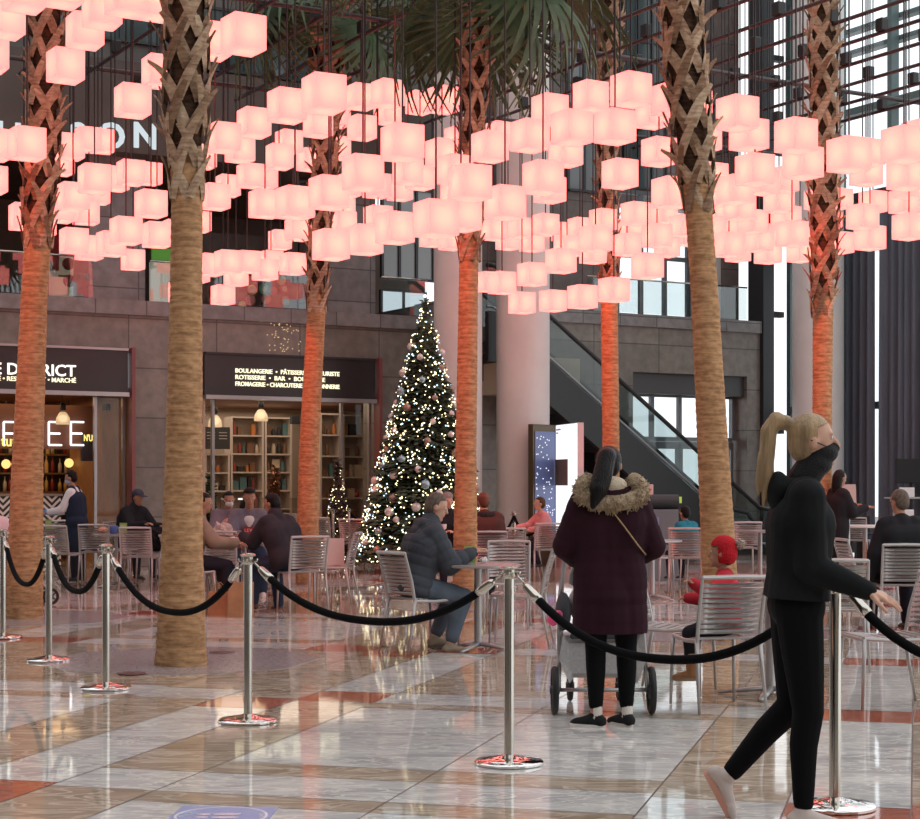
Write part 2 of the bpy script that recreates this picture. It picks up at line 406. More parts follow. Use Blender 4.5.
def wtext(body, px0, px1, pyb, hpx, m, parent, n=.13, off=.01, nm='lettering'):
    t0, t1 = T(px0, n), T(px1, n); h = hpx * W(t0, n, 0).y / F
    o = text_mesh(nm, body, 1.0, m, Matrix.Identity(4), None, 0.01, .012)
    xs = [v.co.x for v in o.data.vertices]; ys = [v.co.y for v in o.data.vertices]
    sx = (t1 - t0) / (max(xs) - min(xs)); sy = h / .70
    o.data.transform(Matrix.Diagonal((sx, sy, 1, 1)) @ Matrix.Translation((-min(xs), 0, 0)))
    zt = zpx(px0, pyb, n)
    o.data.transform(WM(t0, n, zt))
    o.parent = parent; o.matrix_parent_inverse = parent.matrix_basis.inverted()
    return o
wtext('LE DISTRICT', -14, 76, 373.5, 11.5, glow, e, .1)
wtext('CAFÉ • RESTAURANT • MARCHÉ', -14, 76, 380, 4.5, glow2, e, .1)
e2 = empty('storefront_sign', W(tB, .02, zs0), TH, 'dark sign band of the right shop with three lines of glowing food words', 'sign')
L2 = tC - tB
p = MB(); p.box2((0, -.06, 0), (L2 - .1, .1, zs1 - zs0)); p.build('sign_panel', signM, e2)
p = MB(); p.box2((0, -.14, -.07), (L2 - .1, .0, 0)); p.build('bottom_rail', MC['grey_alu'], e2)
p = MB(); p.box2((0, -.1, zs1 - zs0), (L2 - .1, .0, zs1 - zs0 + .04)); p.build('top_rail', black, e2)
p = MB(); p.box2((L2 - .06, -.16, -zs0), (L2, .06, zs1 - zs0 + .05)); p.build('red_jamb', redt, e2)
wtext('BOULANGERIE  •  PÂTISSERIE  •  FLEURISTE', 235.5, 339.5, 372.5, 4.3, glow2, e2, .1)
wtext('ROTISSERIE  •  BAR  •  BOUCHERIE', 235.5, 325, 379, 4.3, glow2, e2, .1)
wtext('FROMAGERIE • CHARCUTERIE • POISSONNERIE', 235.5, 339.5, 385.7, 4.3, glow2, e2, .1)
# glass fronts
sg = glass('shop_glass', (.95, .95, .93), .02)
for nm, a, b, nx in (('café', T(98), tA - .1, 1), ('market', tB + .02, T(216), 1), ('market2', T(345), tC - .1, 1)):
    fr = MB()
    for i in range(nx + 1):
        t = a + (b - a) * i / nx; wbox(fr, t - .025, t + .025, -.2, -.12, 0, zs0 - .07)
    wi += 1
    o = struct('window_%d' % wi, fr, MC['grey_alu'])
    pn = MB(); wbox(pn, a, b, -.17, -.155, 0, zs0 - .07); pn.build('pane', sg, o)
# area lamps added to brighten the shop interiors
def area(name, loc, e_, c, size=1.5, rot=(0, 0, 0), sy=None):
    l = bpy.data.lights.new(name, 'AREA'); l.energy = e_; l.color = c; l.size = size
    if sy: l.shape = 'RECTANGLE'; l.size_y = sy
    o = bpy.data.objects.new(name, l); col.objects.link(o); o.location = loc; o.rotation_euler = rot
    return o
area('cafe_fill_light', W(-2, -2.5, 2.93), 55, (1, .62, .3), 3, (0, 0, TH))
area('market_fill_light', W(T(290), -2.6, 2.93), 80, (1, .78, .6), 4.4, (0, 0, TH))
# pendant lamps
def pendant(px, py, n, label, grp=None):
    z = zpx(px, py, n); zc = zs0
    e = empty('pendant_lamp', W(T(px, n), n, z), 0, label, 'lamp', grp)
    p = MB(); p.lathe([(.035, .14), (.065, .12), (.115, .04), (.13, -.06), (.12, -.075), (.11, -.06)], 16, cap=False); p.build('lamp_shade', mat('amber_glass', (.75, .6, .42), .2, em=(1, .75, .45), es=.35, trans=.3), e, smooth=True)
    p = MB(); p.lathe([(.01, .3), (.045, .29), (.05, .17), (.01, .16)], 10); p.tube([(0, 0, .28), (0, 0, zc - z)], .008, 6); p.build('stem', black, e, smooth=True)
    p = MB(); p.ell((0, 0, .02), .055, 8, 6); p.build('bulb', emis('warm_bulb', (1, .8, .5), 2.5), e, smooth=True)
pendant(63, 420, -.8, 'amber glass pendant lamp in front of the white neon E letters in the café')
pendant(215, 423, -.8, 'left of two amber glass pendant lamps inside the market shop')
pendant(261, 417, -.8, 'right of two amber glass pendant lamps inside the market shop')
for i, (px, py) in enumerate(((6, 464), (16, 464), (69, 463))):
    e = empty('globe_lamp', W(T(px, -3), -3, zpx(px, py, -3)), 0, ['leftmost yellow globe lamp glowing over the café bar', 'yellow globe lamp just left of the leftmost red palm trunk, over the café bar', 'yellow globe lamp glowing below the white neon letters'][i], 'lamp')
    p = MB(); p.ell((0, 0, 0), .085, 12, 8); p.build('globe', emis('globe_glow', (1, .62, .2), 1.5), e, smooth=True)
    p = MB(); p.tube([(0, 0, .08), (0, 0, zs0 - zpx(px, py, -3))], .008, 6); p.build('stem', black, e)
# café contents
e = empty('neon_sign', W(T(45, -1.3), -1.3, 2), 0, 'white neon capital letters spelling the café word ending in EE', 'sign')
nw = emis('neon_white', (1, .93, .95), 2.2)
bx = MB(); wbox(bx, T(-12, -1.3), T(98, -1.3), -1.45, -1.33, zpx(60, 449, -1.3), zpx(60, 405, -1.3)); q = bx.build('back_board', mat('rust_board', (.20, .085, .05), .6), e); q.matrix_parent_inverse = e.matrix_basis.inverted()
for ch, px in (('C', -45), ('O', -22), ('F', 3), ('F', 25), ('E', 48), ('E', 70)):
    zt, zb = zpx(px, 422, -1.3), zpx(px, 445, -1.3); t0 = T(px, -1.3); t1 = T(px + 13, -1.3); zm = (zt + zb) / 2
    p = MB()
    if ch in 'FE':
        p.tube([W(t0, -1.25, zb), W(t0, -1.25, zt)], .018, 6); p.tube([W(t0, -1.25, zt), W(t1, -1.25, zt)], .018, 6); p.tube([W(t0, -1.25, zm), W(t1 - .03, -1.25, zm)], .018, 6)
        if ch == 'E': p.tube([W(t0, -1.25, zb), W(t1, -1.25, zb)], .018, 6)
    else:
        a0, a1 = (40, 320) if ch == 'C' else (0, 360)
        p.tube([W((t0 + t1) / 2 + math.cos(R(a0 + (a1 - a0) * i / 20)) * .12, -1.25, zm + math.sin(R(a0 + (a1 - a0) * i / 20)) * .19) for i in range(21)], .018, 6)
    q = p.build('neon_letter', nw, e); q.matrix_parent_inverse = e.matrix_basis.inverted()
def wthing(name, boxes, label, cat, group=None):
    """a thing made of wall-frame boxes: boxes = [(part, material, (t0,t1,n0,n1,z0,z1)), ...]"""
    t = sum((b[2][0] + b[2][1]) / 2 for b in boxes) / len(boxes); n = sum((b[2][2] + b[2][3]) / 2 for b in boxes) / len(boxes)
    e = empty(name, W(t, n, min(b[2][4] for b in boxes)), 0, label, cat, group)
    for pn, m, b in boxes:
        p = MB(); wbox(p, *b); q = p.build(pn, m, e); q.matrix_parent_inverse = e.matrix_basis.inverted()
    return e
def chev():
    m = bpy.data.materials.new('chevron_tiles'); m.use_nodes = True; nt = m.node_tree; n = nt.nodes; b = n['Principled BSDF']
    tc = n.new('ShaderNodeTexCoord'); mp = n.new('ShaderNodeMapping'); mp.inputs['Rotation'].default_value = (0, 0, -TH)
    sp = n.new('ShaderNodeSeparateXYZ'); nt.links.new(tc.outputs['Object'], mp.inputs[0]); nt.links.new(mp.outputs[0], sp.inputs[0])
    pp = n.new('ShaderNodeMath'); pp.operation = 'PINGPONG'; pp.inputs[1].default_value = .14; nt.links.new(sp.outputs[0], pp.inputs[0])
    ad = n.new('ShaderNodeMath'); ad.operation = 'ADD'; nt.links.new(pp.outputs[0], ad.inputs[0]); nt.links.new(sp.outputs[2], ad.inputs[1])
    md = n.new('ShaderNodeMath'); md.operation = 'PINGPONG'; md.inputs[1].default_value = .055; nt.links.new(ad.outputs[0], md.inputs[0])
    gt = n.new('ShaderNodeMath'); gt.operation = 'GREATER_THAN'; gt.inputs[1].default_value = .027; nt.links.new(md.outputs[0], gt.inputs[0])
    mx = n.new('ShaderNodeMix'); mx.data_type = 'RGBA'; mx.inputs['A'].default_value = (.03, .025, .02, 1); mx.inputs['B'].default_value = (.8, .78, .7, 1)
    nt.links.new(gt.outputs[0], mx.inputs['Factor']); nt.links.new(mx.outputs['Result'], b.inputs['Base Color'])
    return m
zt = zpx(52, 496, -.9)
wthing('cafe_counter', [('front', chev(), (T(-20, -.9), T(61, -.9), -1.6, -.9, 0.02, zt)), ('top', mat('counter_top', (.3, .25, .2), .3), (T(-22, -.9), T(62, -.9), -1.65, -.85, zt, zt + .04))], 'café counter with black and white chevron front', 'counter')
wthing('menu_board', [('board', mat('chalkboard', (.03, .03, .03), .6), (T(-4, -2), T(17, -2), -2.1, -2.05, zpx(5, 428, -2), zpx(5, 410, -2)))] + [('text_line', mat('chalk', (.45, .4, .36), .8), (T(2, -2), T(15 - i % 2 * 3, -2), -2.05, -2.045, zpx(5, 414.4 + 4 * i, -2), zpx(5, 413.4 + 4 * i, -2))) for i in range(4)], 'small black menu board at the left edge inside the café', 'menu board')
e = empty('script_sign', W(T(0, -1.1), -1.1, 2), 0, 'yellow script letters glowing beside the leftmost palm trunk in the café', 'sign')
wtext('tuu', 1, 18, 446, 11, emis('yellow_script', (1, .75, .2), 1.4), e, -1.1, nm='script_letters')
e = empty('script_sign', W(T(86, -1.1), -1.1, 2), 0, 'small yellow letters right of the white neon E letters in the café', 'sign')
wtext("N'US", 84, 95, 441, 6.5, MC['yellow_script'], e, -1.1, nm='script_letters')
wthing('wall_screen', [('panel', mat('screen_blue_dark', (.05, .05, .07), .3), (T(84, -1.2), T(99, -1.2), -1.4, -1.3, zpx(90, 461, -1.2), zpx(90, 434, -1.2)))], 'dark hanging panel right of the neon letters in the café', 'panel')
wthing('dark_canopy', [('slab', mat('dark_slab', (.03, .025, .022), .5), (T(72, -2), T(112, -2), -3, -2, zpx(90, 434, -2), zpx(90, 430, -2)))], 'dark flat canopy over the café bar, right of the neon letters', 'canopy')
wthing('wall_speaker', [('cabinet', black, (T(106, -1), T(111, -1), -1.2, -1, zpx(108, 410, -1), zpx(108, 404, -1)))], 'small black speaker under the café ceiling', 'speaker')
wthing('bar_shelving', [('back', mat('bar_dark', (.045, .03, .022), .6), (T(-30, -3.5), T(98, -3.5), -3.75, -3.6, 0, 2.35))] + [('shelf', mat('bar_wood', (.16, .08, .04), .5), (T(-30, -3.5), T(98, -3.5), -3.6, -3.35, z, z + .03)) for z in (.9, 1.25, 1.6, 1.95)], 'dark bar shelving at the back of the café', 'shelf')
rnd = random.Random(3)
bot = MB(); bot.lathe([(.035, 0), (.037, .15), (.03, .19), (.013, .22), (.012, .28), (.015, .29)], 8)
b0 = None
bmats = [mat('bottle_amber', (.4, .16, .04), .15, em=(1, .5, .12), es=.12), mat('bottle_dark', (.03, .03, .02), .15), mat('bottle_red', (.3, .03, .02), .2), mat('bottle_clear', (.55, .5, .42), .1), mat('bottle_gold', (.6, .4, .12), .2)]
bprot = [None] * len(bmats)
for z in (.93, 1.28, 1.63, 1.98):
    for i in range(17):
        px = -2 + i * 6.1 + rnd.uniform(-1, 1)
        if 14 < px < 44: continue
        k = rnd.randrange(len(bmats))
        if bprot[k] is None:
            o = bot.build('bottle', bmats[k], None, smooth=True); bprot[k] = o
        else: o = bprot[k].copy(); col.objects.link(o)
        o.location = W(T(px, -3.45), -3.45, z); o.scale = (1, 1, rnd.uniform(.8, 1.1))
        tag(o, ['amber', 'black', 'red', 'clear', 'gold'][k] + ' bottle on the ' + {.93: 'lowest', 1.28: 'second lowest', 1.63: 'second highest', 1.98: 'top'}[z] + ' shelf of the café bar', 'bottle', 'bottles on the café bar shelves')
# market contents: shelving units with goods
shelfM = mat('shelf_white', (.6, .52, .44), .5)
def shelving(px0, px1, n, zlo, zhi, rows, label):
    t0, t1 = T(px0, n), T(px1, n)
    bx = [('side_panel', shelfM, (t0, t0 + .04, n - .35, n, 0.0, zhi)), ('side_panel', shelfM, (t1 - .04, t1, n - .35, n, 0.0, zhi)), ('back_panel', mat('shelf_back', (.42, .34, .27), .6), (t0, t1, n - .38, n - .35, 0, zhi))]
    for i in range(rows + 1):
        z = zlo + (zhi - zlo) * i / rows; bx.append(('shelf', shelfM, (t0 + .04, t1 - .04, n - .35, n, z - .015, z + .015)))
    wthing('shelving_unit', bx, label, 'shelf')
    return [(t0, t1, n, zlo + (zhi - zlo) * i / rows + .016, (zhi - zlo) / rows) for i in range(rows)]
goodsM = [mat('good_%s' % c, v, .5) for c, v in (('red', (.35, .06, .04)), ('black', (.03, .03, .03)), ('brown', (.2, .1, .05)), ('cream', (.6, .5, .36)), ('teal', (.1, .2, .2)), ('orange', (.55, .2, .06)))]
gname = ['red', 'black', 'brown', 'cream', 'teal', 'orange']
gp = {}
def good(k, kind, loc, s):
    key = (k, kind)
    if key not in gp:
        p = MB()
        if kind == 'box': p.box2((-.5, -.3, 0), (.5, .3, 1)); o = p.build('goods_box', goodsM[k], None, bevel=.02)
        elif kind == 'jar': p.lathe([(.4, 0), (.5, .08), (.5, .7), (.35, .8), (.36, 1), (.3, 1)], 10); o = p.build('goods_jar', goodsM[k], None, smooth=True)
        gp[key] = o
    else: o = gp[key].copy(); col.objects.link(o)
    o.location = loc; o.scale = s; o.rotation_euler = (0, 0, TH)
    return o
def stock(sh, label, dens=.75):
    for i, (t0, t1, n, z, h) in enumerate(sh):
        t = t0 + .09
        while t < t1 - .12:
            w_ = rnd.uniform(.05, .17)
            if rnd.random() < dens:
                kind = 'box' if rnd.random() < .45 else 'jar'; k = rnd.randrange(6)
                if kind == 'jar': w_ = min(w_, .09)
                o = good(k, kind, W(t + w_ / 2, n - .16, z), (w_, .14 if kind == 'box' else w_, min(h * .75, rnd.uniform(.1, .28))))
                rw = ['lowest', 'second', 'third', 'fourth', 'fifth', 'sixth', 'seventh'][i]
                tag(o, '%s %s on the %s shelf up of %s' % (gname[k], {'box': 'box', 'jar': 'jar'}[kind], rw, label), kind if kind == 'jar' else 'box', 'goods on the market shelves')
            t += w_ + .03
s1 = shelving(205, 230, -3.6, .55, 2.0, 4, 'low white shelving unit under the market menu board')
stock(s1, 'the unit under the menu board')
s2 = shelving(231, 264, -3.6, .55, 2.75, 6, 'white shelving unit in the middle of the market back wall')
stock(s2, 'the middle market unit')
s3 = shelving(265, 292, -3.6, .55, 2.75, 6, 'white shelving unit right of the middle one in the market')
stock(s3, 'the unit right of the middle one')
s4 = shelving(320, 342, -2.4, .3, 2.8, 6, 'white shelving unit right of the red palm trunk in the market')
stock(s4, 'the unit right of the red palm trunk', .8)
s5 = shelving(343, 366, -2.8, .3, 2.8, 6, 'white shelving unit at the right end of the market')
stock(s5, 'the rightmost market unit', .8)
wthing('menu_board', [('board', MC['chalkboard'], (T(204, -3.2), T(230, -3.2), -3.25, -3.2, zpx(215, 449, -3.2), zpx(215, 427, -3.2)))] + [('text_line', MC['chalk'], (T(207 + 12 * (i % 2), -3.2), T(215 + 12 * (i % 2), -3.2), -3.2, -3.195, zpx(215, 433 + 3 * (i // 2), -3.2), zpx(215, 432.2 + 3 * (i // 2), -3.2))) for i in range(6)], 'black menu board with two columns hanging in the market', 'menu board')
wthing('market_counter', [('body', mat('counter_white', (.5, .46, .42), .4), (T(230, -2), T(300, -2), -2.6, -2, 0, .85)), ('glass_case', glass('case_glass', (.95, .95, .93), .15), (T(230, -2), T(300, -2), -2.5, -2.05, .85, 1.15)), ('strip_light', emis('case_light', (1, .95, .85), 1.6), (T(240, -2), T(254, -2), -2.1, -2.04, 1.12, 1.15))], 'white market counter with glass display case and lit strip', 'counter')
wthing('spotlight_track', [('track', black, (T(292, -1.5), T(300, -1.5), -1.6, -1.5, zpx(296, 424, -1.5), zpx(296, 416, -1.5)))], 'black spotlight fixture under the market ceiling', 'spotlight')
# sparkle decals (gold dots) on the stone wall
e = MB(); rr = random.Random(5)
for i in range(55):
    px = 283 + rr.gauss(0, 7); py = 336 + rr.uniform(-16, 16)
    e.mi = 0; c = W(T(px, .01), .012, zpx(px, py)); e.ell(c, .011, 6, 4)
o = e.build('gold_dots', emis('gold_dot', (1, .7, .35), .8)); tag(o, 'loose scatter of tiny gold light dots on the stone band over the market sign', 'light dots', kind='stuff')
# colourful rings of the upper shop
rings = [(252, 290, 5, (.75, .6, .2)), (264, 289, 5.5, (.1, .45, .3)), (273, 291, 4.5, (.7, .15, .1)), (281, 280, 5, (.75, .6, .15)), (284, 289, 5, (.6, .08, .12)), (250, 300, 5.5, (.6, .25, .25)), (285, 301, 4.5, (.75, .5, .12)), (242, 305, 4, (.3, .55, .3)), (266, 299, 5, (.65, .2, .1))]
for i, (px, py, r, c) in enumerate(rings):
    n = -1.6; y = W(T(px, n), n, 0).y; rr_ = r * y / F
    o = MB(); o.mi = 0; a = WM(T(px, n), n, zpx(px, py, n))
    k = 20
    o.prism([(rr_ * math.cos(2 * math.pi * j / k), rr_ * math.sin(2 * math.pi * j / k)) for j in range(k)], .02, a)
    o.mi = 1; o.prism([(.55 * rr_ * math.cos(2 * math.pi * j / k), .55 * rr_ * math.sin(2 * math.pi * j / k)) for j in range(k)], .03, a)
    q = o.build('wall_disc', [mat('disc_c%d' % i, c, .5), mat('disc_in%d' % (i % 3), [(.5, .7, .65), (.7, .65, .4), (.6, .3, .25)][i % 3], .5)])
    tag(q, 'round %s decorative disc, %s in the cluster behind the upper glass railing' % (['yellow', 'green', 'orange-red', 'golden', 'crimson', 'rosy', 'amber', 'pale green', 'rust'][i], ['upper left', 'top middle', 'centre', 'topmost', 'right', 'left', 'lower right', 'lowest left', 'lower middle'][i]), 'wall disc', 'colourful discs in the upper shop')
mb = MB(); wbox(mb, T(232), T(326), -1.9, -1.75, ZB, 6.1); struct('wall_upper_shop', mb, mat('dim_green_wall', (.075, .08, .07), .6))
# lit upper shop on the far left
wthing('upper_shop_display', [('backdrop', mat('shop_poster', (.35, .3, .24), .6, em=(.9, .75, .55), es=.18), (T(52, -2), T(93, -2), -2.2, -2.1, ZB, zpx(70, 252, -2))), ('shelf_line', mat('green_line', (.12, .3, .1), .5), (T(60, -2), T(90, -2), -2.1, -2.05, zpx(70, 277, -2), zpx(70, 275, -2))), ('shelf_line', mat('red_line', (.45, .06, .05), .5), (T(52, -2), T(60, -2), -2.1, -2.05, zpx(55, 270, -2), zpx(55, 235, -2)))], 'lit shop backdrop with posters upstairs, right of the leftmost palm trunk', 'display')
wthing('upper_shop_display', [('backdrop', mat('shop_poster2', (.5, .42, .32), .6, em=(1, .85, .65), es=.25), (T(153, -2), T(200, -2), -2.2, -2.1, ZB, zpx(165, 262, -2))), ('green_panel', mat('green_panel', (.12, .42, .06), .5, em=(.2, .8, .1), es=.15), (T(153, -2), T(200, -2), -2.1, -2.05, zpx(165, 260, -2), zpx(165, 248, -2)))], 'lit shop display with green header upstairs, behind the tan palm trunk', 'display')
for px, py, r in ((68, 264, .1), (69, 281, .1)):
    n = -1.9; a = WM(T(px, n), n, zpx(px, py, n)); o = MB(); o.prism([(.11 * math.cos(j * .4), .11 * math.sin(j * .4)) for j in range(16)], .03, a)
    q = o.build('round_sign', mat('dark_red_disc', (.12, .03, .03), .5)); tag(q, 'dark round poster emblem upstairs, the %s of two beside the leftmost palm' % ('upper' if py < 270 else 'lower'), 'sign')
# ================================================================ entrance doors on the right (px 633..745)
te0, te1 = T(633), T(747)
mb = MB(); wbox(mb, te0, te1, -.5, -.1, zs1 - .42, zs1); struct('trim_7', mb, mat('door_header', (.07, .072, .075), .4))
ef = mat('entrance_frame', (.22, .23, .24), .35, .4)
framed(te0 + .05, te1 - .05, -.45, 2.35, zs1 - .42, 4, 1, skyglass, ef, .09)
def edoor(i, a, b):
    fr = MB()
    wbox(fr, a, a + .07, -.45, -.37, 0, 2.25); wbox(fr, b - .07, b, -.45, -.37, 0, 2.25); wbox(fr, a, b, -.45, -.37, 2.15, 2.3); wbox(fr, a, b, -.45, -.37, 0, .25)
    o = struct('door_%d' % i, fr, ef)
    pn = MB(); wbox(pn, a + .07, b - .07, -.42, -.40, .25, 2.15); pn.build('pane', skyglass, o)
    h = MB(); wbox(h, b - .14, b - .11, -.36, -.33, .8, 1.3); h.build('door_handle', chrome, o)
for i in range(4):
    w_ = (te1 - te0 - .1) / 4; edoor(i + 1, te0 + .05 + w_ * i, te0 + .05 + w_ * (i + 1) - .01)
# outside: pavement, pale building, bare trees
mb = MB(); wbox(mb, T(560), T(960), -40, -.6, -.06, -.012); struct('ground', mb, mat('pavement', (.5, .5, .5), .8, var=.1))
# ================================================================ glass wall on the right (runs towards the camera from the corner)
TC = T(792)
def GW(s, k, z): return W(TC, 0, z) + ndir * s - cdir * k        # s along the glass wall, k into the hall
GA = TH - math.pi / 2
def gbox(mb, s0, s1, k0, k1, z0, z1):
    return mb.box(GW((s0 + s1) / 2, (k0 + k1) / 2, (z0 + z1) / 2), (abs(s1 - s0), abs(k1 - k0), abs(z1 - z0)), GA)
mb = MB()
for s in np.arange(0, 9.1, 1.5): gbox(mb, s - .06, s + .06, -.1, .1, 0, 16)
for z in (3.0, 6.2, 9.0, 11.7, 14.2): gbox(mb, 0, 9, -.12, .12, z - .07, z + .07)
for z in (10.3, 10.75): gbox(mb, 0, 9, -.35, -.15, z - .05, z + .05)
o = struct('window_right', mb, teal)
pn = MB(); gbox(pn, 0, 9, -.01, .01, 0, 16); pn.build('pane', skyglass, o)
mb = MB(); wbox(mb, T(760) + .01, T(771), -.4, .1, 0, 16); struct('trim_8', mb, mat('dark_steel_post', (.02, .022, .026), .5))
mb = MB(); wbox(mb, T(771), T(785), -.5, -.4, 0, 16); struct('wall_slate', mb, mat('slate_panel', (.085, .10, .13), .5, var=.1))
mb = MB()
for z in (2.5, 5.0, 8.0, 10.5): wbox(mb, T(771), T(792), -.4, -.25, z, z + .12)
struct('trim_10', mb, MC['dark_steel_post'])
mb = MB(); mb.box((0, -13, 8), (60, .4, 16)); struct('wall_rear', mb, stone)  # unseen wall, added to keep bright sky out of glass and metal
# wall_left closes the hall
mb = MB(); wbox(mb, -17.6, -17, -6, 40, 0, 16); struct('wall_left', mb, stone_dark)
# white columns
def column(px, n, r, label):
    p = W(T(px, n), n, 0); e = empty('column', p, 0, label, 'column')
    m = MB(); m.lathe([(r, .12), (r, 16)], 40); m.build('shaft', mat('white_column', (.66, .65, .63), .45, var=.03, vscale=3), e, smooth='auto')
    m = MB(); m.lathe([(r + .04, 0), (r + .04, .1), (r + .01, .12)], 40); m.build('plinth', mat('column_plinth', (.3, .29, .28), .35), e, smooth='auto')
column(458, 2.3, .42, 'white round column behind the red palm trunk and the Christmas tree')
column(523, 2.5, .47, 'wide white round column left of the escalator')
p = GW(1.9, 1.0, 0); 
def col3():
    d = 33.5; q = pt(818, 485, d); q.z = 0
    e = empty('column', q, 0, 'white round column behind the rightmost palm, left of the dark curtains', 'column')
    m = MB(); m.lathe([(.5, .12), (.5, 16)], 40); m.build('shaft', MC['white_column'], e, smooth='auto')
    m = MB(); m.lathe([(.54, 0), (.54, .1), (.51, .12)], 40); m.build('plinth', MC['column_plinth'], e, smooth='auto')
col3()
# ================================================================ curtains
cm = mat('charcoal_curtain', (.13, .15, .18), .85, var=.15, vscale=5, stretch=(1, 1, .1))
def curtain(s0, s1, k, z0, z1, label, seed):
    r_ = random.Random(seed); vs = []; fs = []; nn = int((s1 - s0) / .025)
    ph = r_.uniform(0, 6)
    for i in range(nn + 1):
        s = s0 + (s1 - s0) * i / nn
        for z, am in ((z0, 1.15), ((z0 + z1) / 2, 1), (z1, .8)):
            kk = k + am * (.075 * math.sin(s * 26 + ph + .8 * math.sin(s * 5)) + .03 * math.sin(s * 61 + ph))
            vs.append(GW(s, kk, z))
    for i in range(nn):
        for j in range(2): a = i * 3 + j; fs.append((a, a + 3, a + 4, a + 1))
    nv = len(vs)
    vs += [v - cdir * -.012 for v in vs]
    fs += [tuple(x + nv for x in reversed(f)) for f in fs]
    mb = MB(); mb.add(vs, fs); o = mb.build('stage_curtain', cm, None, smooth=True, recalc=False)
    tag(o, label, 'curtain', 'dark curtains on the glass wall')
def s_of(px, k):
    # s where the plane offset k is seen at px
    u = (px - 460) / F; a = GW(0, k, 0)
    return (a.y * u - a.x) / (ndir.x - ndir.y * u)
zc = CH + (HZ - 196) * GW(s_of(880, .5), .5, 0).y / F
curtain(s_of(838, .5), s_of(874, .5), .5, .05, zc, 'dark grey floor-length curtain left of the bright slit', 1)
curtain(s_of(877, .5), s_of(905, .5), .5, .05, zc, 'dark grey floor-length curtain right of the bright slit', 2)
curtain(s_of(906, .5), s_of(960, .5), .5, .05, zc, 'dark grey curtain at the right edge of the picture', 3)
mb = MB(); gbox(mb, .6, 9, .42, .58, zc, zc + .14); o = mb.build('curtain_rail', black); tag(o, 'black rail carrying the dark curtains', 'rail')
# ================================================================ escalator
def escalator():
    tb = T(742, 1.0); sl = .72; zt = ZB - .15; tt = tb - zt / sl; n0, n1 = .2, 1.35
    e = empty('escalator', W(tb, (n0 + n1) / 2, 0), 0, 'black escalator with glass balustrades rising left behind the white column', 'escalator')
    def par(q): q.matrix_parent_inverse = e.matrix_basis.inverted(); return q
    dk = mat('escalator_black', (.010, .011, .012), .35); st = mat('step_metal', (.12, .12, .125), .4, .5)
    p = MB(); prof = [(tb + .9, 0), (tb + .9, .12), (tb, .16), (tt, zt + .16), (tt - .15, zt + .16), (tt - .15, zt - .75), (tt + .1, zt - .75), (tb - .9, 0)]
    for a, b in ((n0 - .12, n0), (n1, n1 + .12)):
        p.prism([(t, z) for t, z in prof], b - a, Matrix.Translation(W(0, a, 0)) @ Matrix(((cdir.x, 0, ndir.x, 0), (cdir.y, 0, ndir.y, 0), (0, 1, 0, 0), (0, 0, 0, 1))))
    par(p.build('truss', dk, e))
    p = MB(); k = 24
    for i in range(k):
        t = tb - (i + .5) / k * (tb - tt); z = sl * (tb - t); wbox(p, t - .14, t + .14, n0, n1, z - .25, z)
    wbox(p, tb, tb + .9, n0, n1, 0, .04)
    par(p.build('steps', st, e))
    gl = glass('escalator_glass', (.66, .72, .72), .05)
    for n in (n0 - .06, n1 + .06):
        path = [(tb + 1.0, .75), (tb + .1, .95), (tt, zt + 1.0), (tt - .15, zt + 1.0)]
        p = MB(); poly = [(tb + .8, .12), (tb + .9, .7), (tb + .1, .93), (tt, zt + .97), (tt - .15, zt + .97), (tt - .15, zt + .16), (tt, zt + .16), (tb, .16)]
        p.prism(poly, .015, Matrix.Translation(W(0, n, 0)) @ Matrix(((cdir.x, 0, ndir.x, 0), (cdir.y, 0, ndir.y, 0), (0, 1, 0, 0), (0, 0, 0, 1))))
        par(p.build('balustrade_glass', gl, e))
        p = MB(); p.tube([W(t, n, z) for t, z in [(tb + .75, .14), (tb + 1.0, .3), (tb + 1.05, .6), (tb + .85, .82)] + path[1:]], .045, 8); par(p.build('handrail', mat('rubber_black', (.012, .012, .013), .45), e, smooth=True))
        p = MB(); p.tube([W(tb + .6, n, .2), W(tb, n, .24), W(tt, n, zt + .24), W(tt - .15, n, zt + .24)], .03, 6); par(p.build('skirt_trim', mat('trim_alu', (.3, .31, .32), .3, .8), e, smooth=True))
escalator()
mb = MB(); wbox(mb, T(478), T(560), -.02, .7, zpx(488, 396), zpx(488, 358)); struct('trim_9', mb, mat('beige_slab', (.55, .45, .33), .6))
